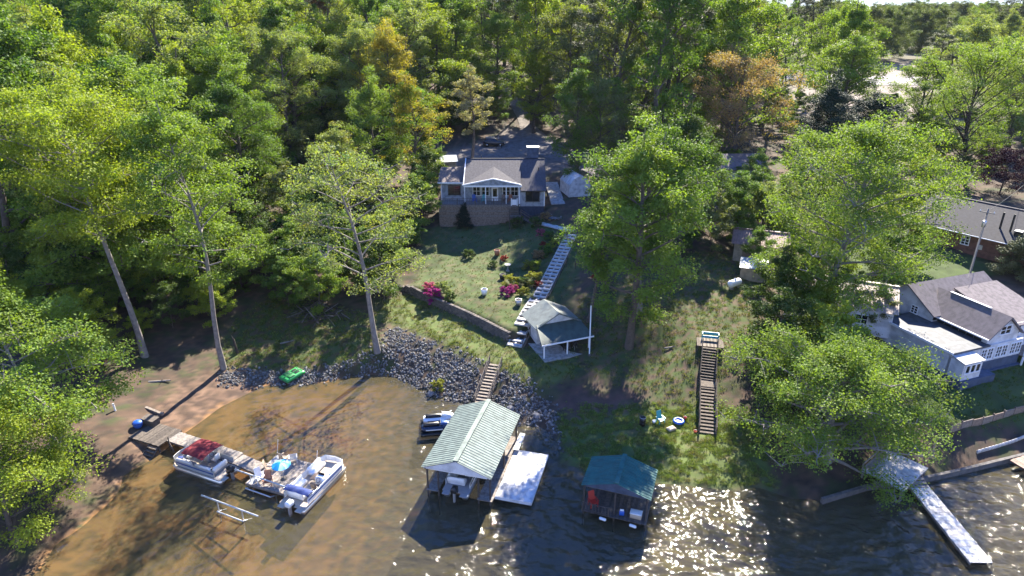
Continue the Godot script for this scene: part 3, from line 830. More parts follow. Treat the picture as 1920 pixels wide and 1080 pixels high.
func lake_hut():
	# ground floor patio under a green hipped skirt roof, a pale gable above
	var o := thing("lake_hut", "small lake hut with green roof, white gable and open concrete patio beside the stair", "hut", Vector3(4.6, 2.45, -68.0), 22)
	box(o, "patio_slab", mats.concrete, Vector3(0.0, 0.02, 1.4), Vector3(5.6, 0.2, 5.4))
	box(o, "wall", mats.white_siding, Vector3(0.3, 1.4, -1.2), Vector3(4.6, 2.6, 2.6))
	box(o, "wall", mats.dark_concrete, Vector3(0.3, 0.9, -2.6), Vector3(4.8, 2.6, 0.3))
	var g: Material = mats.roof_green
	plate(o, "gable_wall", mats.white_siding, [Vector3(-2.1, 2.95, 1.0), Vector3(0.15, 4.0, 1.0), Vector3(2.4, 2.95, 1.0)], 0.12)
	plate(o, "roof", mats.roof_pale_green, [Vector3(-2.7, 2.7, 1.35), Vector3(-2.7, 2.7, -2.9), Vector3(0.15, 4.15, -2.9), Vector3(0.15, 4.15, 1.35)], 0.12)
	plate(o, "roof", mats.roof_pale_green, [Vector3(0.16, 4.15, 1.35), Vector3(0.16, 4.15, -2.9), Vector3(3.0, 2.7, -2.9), Vector3(3.0, 2.7, 1.35)], 0.12)
	plate(o, "porch_roof", g, [Vector3(-3.0, 1.9, 3.7), Vector3(-2.45, 2.95, 0.95), Vector3(2.75, 2.95, 0.95), Vector3(3.3, 1.9, 3.7)], 0.12)
	box(o, "fascia", mats.white_paint, Vector3(0.15, 1.84, 3.74), Vector3(6.3, 0.16, 0.06))
	box(o, "rake_board", g, Vector3(-0.98, 3.52, 1.2), Vector3(2.55, 0.1, 0.1), Vector3(0, 0, 25))
	box(o, "rake_board", g, Vector3(1.28, 3.52, 1.2), Vector3(2.55, 0.1, 0.1), Vector3(0, 0, -25))
	for x in [-2.6, 0.2, 2.85]:
		box(o, "porch_post", mats.white_paint, Vector3(x, 1.0, 3.45), Vector3(0.12, 1.9, 0.12))
	var d := box(o, "door", mats.white_paint, Vector3(-0.9, 1.15, 0.13), Vector3(0.9, 2.0, 0.06))
	box(d, "door_handle", mats.chrome, Vector3(0.38, 0, 0.8), Vector3(0.06, 0.04, 0.8))
	window(o, Vector3(0.9, 1.4, 0.13), 1.1, 0.9, 0, 2, 1)
	for i in 3:
		for j in 3:
			box(o, "wall_step", mats.dark_concrete, Vector3(3.1 + j * 0.32, -0.1 + i * 0.28, 2.6 - i * 0.7 - j * 0.1), Vector3(0.3, 0.26, 1.2))
	var gr := thing("kettle_grill", "black kettle grill on the hut patio", "grill", Vector3(7.0, 2.57, -65.9), 20)
	put(gr, "bowl", lathe([Vector2(0.02, 0.5), Vector2(0.2, 0.55), Vector2(0.29, 0.75), Vector2(0.2, 0.95), Vector2(0.02, 1.02)]), mats.black_plastic)
	for k in 3:
		var a := TAU * k / 3.0
		rod(gr, "leg", mats.dull_steel, Vector3(cos(a) * 0.3, 0, sin(a) * 0.3), Vector3(cos(a) * 0.15, 0.62, sin(a) * 0.15), 0.02)
	chair("dark chair under the hut's porch roof", Vector3(6.1, 2.57, -65.6), 200, mats.black_plastic, "patio_chair")
	# tall white post with a lamp arm right of the hut
	var p := thing("flag_pole", "leaning white wooden post at the right corner of the lake hut", "post", at_ground(8.5, -64.6, -0.2), 0)
	rod(p, "shaft", mats.white_paint, Vector3.ZERO, Vector3(0.2, 5.2, -2.2), 0.07)
	put(p, "foot_collar", lathe([Vector2(0.16, 0), Vector2(0.15, 0.35), Vector2(0.07, 0.4)], 10), mats.dark_concrete)

func car():
	var at := Vector3(-3.9, height(-3.9, -144.0), -144.0)
	var o := thing("parked_car", "black off-road car with its tailgate open on the driveway", "car", at, 0)
	# body: sections across the car from tail (-x) to nose (+x)
	var rows := []
	for s in [[-2.25, 0.55, 1.05, 0.72], [-2.2, 0.45, 1.12, 0.86], [-1.2, 0.42, 1.15, 0.9], [0.0, 0.42, 1.14, 0.91], [0.95, 0.42, 1.12, 0.9], [1.95, 0.45, 1.06, 0.86], [2.25, 0.5, 0.9, 0.74]]:
		var x: float = s[0]
		var row := []
		for q in [[-0.9, 0.0], [-1.0, 0.3], [-1.0, 0.75], [-0.92, 1.0], [0.92, 1.0], [1.0, 0.75], [1.0, 0.3], [0.9, 0.0]]:
			row.append(Vector3(x, lerpf(s[1], s[2], q[1]), -q[0] * s[3]))
		rows.append(row)
	put(o, "body", skin(rows, true), mats.car_paint)
	for x in [-2.24, 2.24]:
		box(o, "bumper", mats.black_plastic, Vector3(x, 0.55, 0), Vector3(0.2, 0.26, 1.7))
	rows = []
	for s in [[-2.05, 1.1, 0.84, 1.1], [-1.75, 1.66, 0.74, 1.1], [-0.2, 1.72, 0.74, 1.1], [0.35, 1.68, 0.72, 1.1], [0.95, 1.12, 0.8, 1.1]]:
		rows.append([Vector3(s[0], 1.06, 0.86), Vector3(s[0], s[1], s[2]), Vector3(s[0], s[1] + 0.03, 0), Vector3(s[0], s[1], -s[2]), Vector3(s[0], 1.06, -0.86)])
	put(o, "cabin_glass", skin(rows), mats.dark_glass)
	box(o, "roof", mats.car_paint, Vector3(-0.78, 1.75, 0), Vector3(2.1, 0.06, 1.44))
	put(o, "roof_rack", bars([[Vector3(-1.7, 1.86, 0.6), Vector3(0.2, 1.86, 0.6)], [Vector3(-1.7, 1.86, -0.6), Vector3(0.2, 1.86, -0.6)], [Vector3(-1.4, 1.84, 0.6), Vector3(-1.4, 1.84, -0.6)], [Vector3(0, 1.84, 0.6), Vector3(0, 1.84, -0.6)]], 0.03), mats.dull_steel)
	for c in [Vector3(-1.4, 0.38, 0.8), Vector3(1.4, 0.38, 0.8), Vector3(-1.4, 0.38, -0.8), Vector3(1.4, 0.38, -0.8)]:
		var w := put(o, "wheel", lathe([Vector2(0.2, -0.12), Vector2(0.36, -0.12), Vector2(0.38, 0), Vector2(0.36, 0.12), Vector2(0.2, 0.12)], 16), mats.black_rubber, Transform3D(Basis(Vector3.RIGHT, PI / 2), c))
		put(w, "rim", lathe([Vector2(0.01, -0.1), Vector2(0.22, -0.11), Vector2(0.22, 0.11), Vector2(0.01, 0.1)], 12), mats.chrome)
	# the open door on the nose side stands away from the body
	var d := box(o, "door", mats.car_paint, Vector3(1.0, 0.9, -1.25), Vector3(0.06, 0.8, 0.8))
	box(d, "door_glass", mats.pale_glass if mats.has("pale_glass") else flat("pale_glass", 0.35, 0.42, 0.5, 0.1), Vector3(0, 0.9, 0), Vector3(0.7, 0.75, 0.85))
	for z in [0.6, -0.6]:
		box(o, "headlight", mats.white_plastic, Vector3(2.26, 0.82, z), Vector3(0.05, 0.14, 0.26))
		box(o, "tail_light", mats.red_plastic, Vector3(-2.25, 0.9, z * 1.15), Vector3(0.05, 0.22, 0.12))
	# trailer hitch van part hidden behind the elm right of the house
	at = at_ground(16.0, -112.0)
	var v := thing("parked_car", "dark car half hidden behind the olive grey tree by the canvas shed", "car", at, 60)
	for part in o.get_children():
		if not part.name.begins_with("door"):
			v.add_child(part.duplicate(), true)

func utility_poles():
	for c in [[Vector3(48.90, 9.50, -113.19), "grey utility pole with transformer in front of the cedars", 8.4, 20.0], [Vector3(59.71, 5.81, -80.83), "utility pole with meter boxes standing behind the white house", 9.0, -50.0]]:
		var o := thing("utility_pole", c[1], "pole", c[0] - Vector3(0, 0.3, 0), c[3])
		var h: float = c[2]
		put(o, "shaft", lathe([Vector2(0.17, 0), Vector2(0.1, h), Vector2(0.01, h + 0.02)], 10), mats.weathered_wood_grey)
		box(o, "cross_arm", mats.weathered_wood_grey, Vector3(0, h - 0.5, 0.14), Vector3(1.7, 0.11, 0.09))
		for x in [-0.75, 0.75]:
			put(o, "insulator", lathe([Vector2(0.05, 0), Vector2(0.07, 0.08), Vector2(0.03, 0.18), Vector2(0.01, 0.2)], 8), mats.white_plastic, Transform3D(Basis(), Vector3(x, h - 0.44, 0.14)))
		var tr := put(o, "transformer", lathe([Vector2(0.01, -0.4), Vector2(0.24, -0.4), Vector2(0.25, 0.35), Vector2(0.2, 0.42), Vector2(0.01, 0.45)], 12), mats.galvanised, Transform3D(Basis(), Vector3(0.1, h - 1.9, 0.42)))
		put(tr, "bushing", lathe([Vector2(0.04, 0), Vector2(0.05, 0.15), Vector2(0.01, 0.25)], 8), mats.white_plastic, Transform3D(Basis(), Vector3(0, 0.42, 0)))
	var lines := [[Vector3(48.9, 17.2, -113.2), Vector3(33.0, 19.2, -128.0)], [Vector3(48.9, 16.4, -113.2), Vector3(38.5, 13.8, -113.0)], [Vector3(59.7, 14.2, -80.8), Vector3(80.0, 15.0, -100.0)], [Vector3(59.7, 14.0, -80.8), Vector3(52.0, 9.3, -70.5)]]
	for k in lines.size():
		var a: Vector3 = lines[k][0]
		var b: Vector3 = lines[k][1]
		var list := []
		for i in 8:
			var t0 := i / 8.0
			var t1 := (i + 1) / 8.0
			list.append([a.lerp(b, t0) - Vector3(0, 1.2 * t0 * (1.0 - t0) * 4 * 0.4, 0), a.lerp(b, t1) - Vector3(0, 1.2 * t1 * (1.0 - t1) * 4 * 0.4, 0)])
		var o := put(self, "power_line", bars(list, 0.018), mats.wire)
		tag(o, ["black power line running uphill from the pole before the cedars", "black service wire from the pole to the cottage", "black power line running right from the pole behind the white house", "black service wire sagging to the white house roof"][k], "wire")


# ---------------------------------------------------------------- docks, boathouses, boats
func planks(o: Node3D, c: Vector3, along: float, across: float, y: float, ms: Array, w := 0.15, called := "plank", lengthways := true):
	# boards laid across the walking direction (local x if lengthways)
	var n := int(along / w)
	for k in n:
		var t := -along / 2.0 + (k + 0.5) * along / n
		var jit := rng.randf_range(-0.02, 0.02)
		var m: Material = ms[rng.randi() % ms.size()]
		if lengthways:
			box(o, called, m, c + Vector3(t, y + rng.randf_range(-0.004, 0.004), jit), Vector3(along / n - 0.012, 0.05, across + rng.randf_range(-0.03, 0.03)))
		else:
			box(o, called, m, c + Vector3(jit, y + rng.randf_range(-0.004, 0.004), t), Vector3(across + rng.randf_range(-0.03, 0.03), 0.05, along / n - 0.012))

func build_docks():
	rng.seed = 515
	timber_dock()
	pontoon_boats()
	big_boathouse()
	teal_boathouse()
	white_dock()
	hill_stair()
	shore_things()

func timber_dock():
	var pale := [mats.weathered_wood_pale, mats.weathered_wood_grey, mats.weathered_wood_pale]
	var o := thing("shore_platform", "dark old timber platform with steps at the shore end of the dock", "platform", Vector3(-33.6, 0, -52.5), -22)
	planks(o, Vector3.ZERO, 3.8, 2.7, 0.8, [mats.old_wood, mats.old_wood_light], 0.16)
	for x in [-1.7, 1.7]:
		for z in [-1.2, 1.2]:
			rod(o, "post", mats.old_wood, Vector3(x, -0.6, z), Vector3(x, 0.78, z), 0.08)
	for z in [-1.25, 1.25]:
		box(o, "joist", mats.old_wood, Vector3(0, 0.68, z), Vector3(3.8, 0.18, 0.06))
	for k in 4:
		box(o, "step", mats.old_wood_light, Vector3(1.3, 0.62 - k * 0.2, 1.55 + k * 0.26), Vector3(1.1, 0.05, 0.26))
	for x in [0.74, 1.86]:
		box(o, "stringer", mats.old_wood, Vector3(x, 0.3, 1.9), Vector3(0.05, 0.16, 1.3), Vector3(38, 0, 0))
	o = thing("gangway", "long grey plank walkway from the shore platform towards the floating dock", "dock", Vector3(-28.1, 0, -50.5), -24)
	planks(o, Vector3(-2.0, 0, 0), 3.9, 1.5, 0.8, pale)
	planks(o, Vector3(1.95, 0, 0), 3.9, 1.5, 0.76, pale)
	for x in [-3.8, -0.02, 3.8]:
		for z in [-0.68, 0.68]:
			rod(o, "post", mats.old_wood_light, Vector3(x, -1.2, z), Vector3(x, 0.72, z), 0.07)
	for z in [-0.7, 0.7]:
		box(o, "joist", mats.old_wood_light, Vector3(0, 0.66, z), Vector3(7.7, 0.18, 0.06))
	put(o, "mooring_post", bars([[Vector3(-3.4, -1.0, 0.95), Vector3(-3.4, 1.5, 0.95)], [Vector3(-3.4, 0.9, 0.95), Vector3(-2.6, 0.2, 1.2)]], 0.05), mats.old_wood)
	o = thing("ramp", "short sloping plank ramp between the walkway and the floating dock", "ramp", Vector3(-23.2, 0, -48.15), -29)
	planks(o, Vector3.ZERO, 3.1, 1.35, 0.7, pale)
	for z in [-0.64, 0.64]:
		box(o, "joist", mats.old_wood_light, Vector3(0, 0.6, z), Vector3(3.1, 0.14, 0.06))
	o = thing("floating_dock", "square tan floating dock with chairs and a blue umbrella", "dock", Vector3(-19.75, 0, -46.95), -20)
	planks(o, Vector3.ZERO, 4.7, 4.2, 0.5, [mats.weathered_wood_pale, mats.dock_tan if mats.has("dock_tan") else rough_mat("dock_tan", 0.47, 0.40, 0.34, 0.9, 0.8, 0.5)], 0.15)
	for z in [-2.08, 2.08]:
		box(o, "rim_board", mats.weathered_wood, Vector3(0, 0.4, z), Vector3(4.7, 0.24, 0.05))
	for x in [-2.36, 2.36]:
		box(o, "rim_board", mats.weathered_wood, Vector3(x, 0.4, 0), Vector3(0.05, 0.24, 4.2))
	for x in [-1.6, 0.0, 1.6]:
		put(o, "float_drum", soft_mesh(Vector3(1.0, 0.5, 3.8), 0.12), mats.black_plastic, Transform3D(Basis(), Vector3(x, 0.12, 0)))
	box(o, "mat_strip", mats.grey_vinyl, Vector3(-2.0, 0.532, 0), Vector3(0.6, 0.012, 4.1))
	# chairs, umbrella, rods, lift
	var b := Basis(Vector3.UP, deg_to_rad(-20))
	var base := Vector3(-19.75, 0.53, -46.95)
	chair("tan garden chair at the far corner of the floating dock", base + b * Vector3(-1.1, 0, -1.5), 150, mats.tan_plastic, "garden_chair")
	chair("beige garden chair facing another at the far side of the floating dock", base + b * Vector3(-0.3, 0, -1.7), 200, mats.off_white_vinyl, "garden_chair")
	chair("tan garden chair behind the blue umbrella on the floating dock", base + b * Vector3(-1.4, 0, 0.1), 100, mats.tan_plastic, "garden_chair")
	chair("white garden chair near the lift rail of the floating dock", base + b * Vector3(-1.3, 0, 1.5), 40, mats.white_plastic, "garden_chair")
	chair("faded red garden chair beside the white one on the floating dock", base + b * Vector3(-0.4, 0, 1.6), 10, mats.terracotta, "garden_chair")
	o = thing("umbrella", "bright blue sun umbrella with pale centre standing on the floating dock", "umbrella", base + b * Vector3(0.35, 0, 0.55), 0)
	rod(o, "pole", mats.aluminium, Vector3(0, 0, 0), Vector3(0.05, 1.75, 0), 0.025)
	put(o, "stand", lathe([Vector2(0.25, 0), Vector2(0.24, 0.06), Vector2(0.05, 0.12), Vector2(0.03, 0.3)], 14), mats.dark_concrete)
	for k in 8:
		var a0 := TAU * k / 8.0
		var a1 := TAU * (k + 1) / 8.0
		var rows := []
		for i in 6:
			var r := 0.82 * i / 5.0
			var y := 1.8 - 0.3 * pow(i / 5.0, 1.6)
			rows.append([Vector3(cos(a0) * r, y, sin(a0) * r), Vector3(cos((a0 + a1) / 2) * r * 0.95, y - 0.01 * i, sin((a0 + a1) / 2) * r * 0.95), Vector3(cos(a1) * r, y, sin(a1) * r)])
		put(o, "canopy_panel", skin(rows), mats.pale_blue_plastic if k in [1, 4, 5] else mats.sky_blue_plastic)
	for c in [[Vector3(-2.3, 0, -2.0), "fishing rod upright at the corner of the floating dock by the ramp", Vector3(0.3, 1.7, 0.0)], [Vector3(1.9, 0, -2.0), "fishing rod upright on the floating dock by the white boat's bow", Vector3(0.25, 1.6, 0)]]:
		var r := thing("fishing_rod", c[1], "rod", base + b * c[0])
		rod(r, "blank", mats.white_plastic, Vector3.ZERO, c[2], 0.02)
		rod(r, "handle", mats.black_plastic, Vector3(0, -0.02, 0), c[2] * 0.2, 0.035)
		rod(r, "reel", mats.dull_steel, c[2] * 0.2 + Vector3(0.02, 0, 0.05), c[2] * 0.2 + Vector3(0.02, 0.0, 0.13), 0.04)
	o = thing("boat_lift", "empty galvanised boat lift frame standing in the water off the floating dock", "lift", Vector3(-21.9, 0, -43.9), -24)
	for z in [-1.85, 1.75]:
		rod(o, "top_rail", mats.galvanised, Vector3(-3.0, 1.15, z), Vector3(3.0, 1.15, z), 0.07)
		for x in [-1.3, 1.3]:
			rod(o, "post", mats.galvanised, Vector3(x, -1.6, z), Vector3(x, 1.12, z), 0.05)
	for z in [-1.2, 1.9]:
		put(o, "cradle", bars([[Vector3(-1.35, -0.3, z - 0.9), Vector3(-1.35, 0.18, z)], [Vector3(-1.35, 0.18, z), Vector3(1.35, 0.18, z)], [Vector3(1.35, 0.18, z), Vector3(1.35, -0.3, z - 0.9)]], 0.06), mats.galvanised)
	o = thing("plastic_tub", "round blue plastic tub on the dark shore platform", "tub", Vector3(-35.75, 0.83, -53.58), 0)
	put(o, "shell", lathe([Vector2(0.3, 0.0), Vector2(0.42, 0.2), Vector2(0.45, 0.5), Vector2(0.34, 0.62), Vector2(0.05, 0.68)], 14), mats.blue_plastic)
	put(o, "rim", lathe([Vector2(0.44, 0.44), Vector2(0.49, 0.47), Vector2(0.44, 0.52)], 14), mats.blue_canvas)
	o = thing("storage_box", "dark wooden storage box beside the blue tub on the shore platform", "box", Vector3(-34.79, 0.83, -54.11), -22)
	box(o, "chest", mats.old_wood, Vector3(0, 0.3, 0), Vector3(1.5, 0.6, 0.8))
	box(o, "lid", mats.old_wood_light, Vector3(0, 0.63, 0), Vector3(1.56, 0.06, 0.86), Vector3(3, 0, 0))
	o = thing("timber_beam", "pale squared timber lying on the bank above the shore platform", "timber", Vector3(-35.53, 0.77, -56.21) + Vector3(0, 0.1, 0), -28)
	box(o, "beam", mats.weathered_wood, Vector3.ZERO, Vector3(2.6, 0.22, 0.26))
	box(o, "cross_block", mats.old_wood_light, Vector3(0.9, -0.12, 0), Vector3(0.2, 0.16, 0.7))

func cushion(o: Node3D, called: String, m: Material, c: Vector3, s: Vector3, turn := 0.0) -> MeshInstance3D:
	return put(o, called, soft_mesh(s, 0.05), m, Transform3D(Basis(Vector3.UP, deg_to_rad(turn)), c))

# bow to -z
func pontoon_boat(label: String, at: Vector3, turn: float, l: float, w: float, k: Dictionary) -> Node3D:
	var o := thing("pontoon_boat", label, "boat", at, turn)
	var hw := w / 2.0
	var hl := l / 2.0
	for s in [-1.0, 1.0]:
		put(o, "pontoon", lathe([Vector2(0.02, -hl - 0.05), Vector2(0.3, -hl + 0.02), Vector2(0.33, 0), Vector2(0.33, hl - 0.9), Vector2(0.24, hl - 0.35), Vector2(0.03, hl + 0.12)], 14), mats.aluminium, Transform3D(Basis(Vector3.RIGHT, -PI / 2), Vector3(s * (hw - 0.36), 0.16, 0)))
	var outl := [Vector3(-hw, 0.56, hl), Vector3(-hw, 0.56, -hl + 0.7), Vector3(-hw * 0.72, 0.56, -hl + 0.1), Vector3(0, 0.56, -hl - 0.05), Vector3(hw * 0.72, 0.56, -hl + 0.1), Vector3(hw, 0.56, -hl + 0.7), Vector3(hw, 0.56, hl)]
	plate(o, "deck", k.floor, outl, 0.1)
	# fence panels and the rail on top of them
	var ring := [Vector3(-hw + 0.08, 0, hl - 0.55), Vector3(-hw + 0.08, 0, -hl + 0.75), Vector3(-hw * 0.7, 0, -hl + 0.2), Vector3(0, 0, -hl + 0.06), Vector3(hw * 0.7, 0, -hl + 0.2), Vector3(hw - 0.08, 0, -hl + 0.75), Vector3(hw - 0.08, 0, hl - 0.55)]
	var list := []
	for i in ring.size() - 1:
		var a: Vector3 = ring[i]
		var b: Vector3 = ring[i + 1]
		var d := b - a
		var m: Material = k.panel
		box(o, "side_panel", m, (a + b) / 2.0 + Vector3(0, 0.9, 0), Vector3(d.length(), 0.52, 0.035), Vector3(0, rad_to_deg(atan2(-d.z, d.x)), 0))
		if i in [0, 5]:
			box(o, "stripe", k.stripe, (a + b) / 2.0 + Vector3(0.022 * (-1 if i == 0 else 1), 0.98, 0), Vector3(0.03, 0.14, d.length() * 0.97))
		list.append([a + Vector3(0, 1.2, 0), b + Vector3(0, 1.2, 0)])
		list.append([a + Vector3(0, 0.6, 0), a + Vector3(0, 1.2, 0)])
	put(o, "railing", bars(list, 0.025), mats.aluminium)
	# seats: two bow couches, a stern couch, a helm chair and the console
	var v: Material = k.vinyl
	for s in [-1.0, 1.0]:
		var x: float = s * (hw - 0.42)
		cushion(o, "couch_seat", v, Vector3(x, 0.82, -hl + 1.65), Vector3(0.62, 0.4, 1.7))
		cushion(o, "couch_back", k.back, Vector3(x + s * 0.25, 1.12, -hl + 1.65), Vector3(0.18, 0.5, 1.7))
	cushion(o, "couch_seat", v, Vector3(-hw + 0.42, 0.82, hl - 1.9), Vector3(0.62, 0.4, 1.7))
	cushion(o, "couch_back", k.back, Vector3(-hw + 0.2, 1.12, hl - 1.9), Vector3(0.18, 0.5, 1.7))
	cushion(o, "couch_seat", v, Vector3(-0.2, 0.82, hl - 1.05), Vector3(1.5, 0.4, 0.6))
	cushion(o, "couch_back", k.back, Vector3(-0.2, 1.15, hl - 0.75), Vector3(1.5, 0.5, 0.2))
	var hc := cushion(o, "helm_chair", k.chair, Vector3(hw - 0.6, 0.95, 0.75), Vector3(0.55, 0.18, 0.5))
	cushion(hc, "chair_back", k.chair, Vector3(0, 0.32, 0.26), Vector3(0.52, 0.56, 0.14))
	rod(hc, "pedestal", mats.aluminium, Vector3(0, -0.4, 0), Vector3(0, -0.05, 0), 0.06)
	var con := put(o, "console", soft_mesh(Vector3(0.75, 0.95, 0.55), 0.06), k.console, Transform3D(Basis(), Vector3(hw - 0.58, 1.0, 0.0)))
	box(con, "windscreen", mats.dark_glass, Vector3(0, 0.55, -0.15), Vector3(0.6, 0.25, 0.02), Vector3(-20, 0, 0))
	put(con, "steering_wheel", bars(ring_bars(0.19, 12), 0.02), mats.black_plastic, Transform3D(Basis(Vector3.RIGHT, 0.9), Vector3(0, 0.3, 0.36)))
	# outboard
	var e := put(o, "outboard", soft_mesh(Vector3(0.45, 0.6, 0.6), 0.12), k.engine, Transform3D(Basis(), Vector3(0, 1.0, hl + 0.25)))
	box(e, "engine_leg", mats.dull_steel, Vector3(0, -0.7, 0.05), Vector3(0.16, 1.0, 0.26))
	box(e, "engine_mount", mats.black_plastic, Vector3(0, -0.3, -0.28), Vector3(0.4, 0.3, 0.2))
	for s in [-1.0, 1.0]:
		box(o, "stern_step", k.floor, Vector3(s * (hw - 0.4), 0.5, hl + 0.2), Vector3(0.6, 0.07, 0.45))
	return o

func ring_bars(r: float, n: int) -> Array:
	var out := []
	for i in n:
		out.append([Vector3(cos(TAU * i / n) * r, 0, sin(TAU * i / n) * r), Vector3(cos(TAU * (i + 1) / n) * r, 0, sin(TAU * (i + 1) / n) * r)])
	return out

func bimini(o: Node3D, m: Material, c: Vector3, w: float, l: float, y: float):
	var rows := []
	for i in 7:
		var t := i / 6.0
		var row := []
		for j in 9:
			var s := j / 8.0 * 2.0 - 1.0
			row.append(c + Vector3(s * w / 2, y - 0.16 * s * s * absf(s) - 0.1 * pow(t * 2.0 - 1.0, 2.0) - 0.04 * absf(sin(t * PI * 3.0)), (t - 0.5) * l))
		rows.append(row)
	put(o, "bimini_top", skin(rows), m)
	var list := []
	for z in [-l / 2, -l / 6, l / 6, l / 2]:
		for s in [-1.0, 1.0]:
			list.append([c + Vector3(s * w / 2, y - 0.28, z), c + Vector3(s * w / 2, 1.15, z * 0.15)])
	put(o, "bimini_frame", bars(list, 0.02), mats.aluminium)

func pontoon_boats():
	var o := pontoon_boat("grey pontoon boat with dark red canopy moored along the plank walkway", Vector3(-27.2, 0.02, -48.25), 67, 5.7, 2.4, {"floor": mats.beige_carpet, "panel": mats.hull_grey, "stripe": mats.hull_blue, "vinyl": mats.grey_vinyl, "back": mats.off_white_vinyl, "chair": mats.off_white_vinyl, "console": mats.hull_grey, "engine": mats.black_plastic})
	bimini(o, mats.red_canvas, Vector3(0, 0, 0.1), 2.35, 2.5, 2.45)
	for c in [[Vector3(-0.7, 1.12, -2.0), mats.blue_canvas], [Vector3(0.6, 1.1, -2.2), mats.blue_plastic], [Vector3(0.2, 0.8, -1.9), mats.off_white_vinyl]]:
		cushion(o, "cushion", c[1], c[0], Vector3(0.45, 0.2, 0.45), 30)
	o = pontoon_boat("white pontoon boat with white couches and blue stripe beside the floating dock", Vector3(-16.75, 0.02, -45.75), -21, 6.1, 2.5, {"floor": mats.beige_carpet, "panel": mats.white_plastic, "stripe": mats.hull_blue, "vinyl": mats.white_plastic, "back": mats.white_plastic, "chair": mats.brown_vinyl, "console": mats.white_plastic, "engine": mats.white_plastic})
	# furled blue top folded down over the stern
	var rows := []
	for i in 7:
		var row := []
		for j in 9:
			var s := j / 8.0 * 2.0 - 1.0
			var t := i / 6.0
			row.append(Vector3(s * 1.25, 1.45 + 0.16 * sin(t * PI) - 0.1 * s * s + 0.03 * sin(j * 2.1 + i), 1.7 + t * 0.75))
		rows.append(row)
	put(o, "furled_cover", skin(rows), mats.blue_canvas)
	put(o, "cover_frame", bars([[Vector3(-1.2, 1.2, 1.0), Vector3(-1.22, 1.45, 2.3)], [Vector3(1.2, 1.2, 1.0), Vector3(1.22, 1.45, 2.3)], [Vector3(-1.25, 1.5, 2.2), Vector3(1.25, 1.5, 2.2)]], 0.022), mats.aluminium)
	box(o, "table", mats.brown_vinyl, Vector3(-0.1, 1.0, -0.2), Vector3(0.6, 0.05, 0.8))

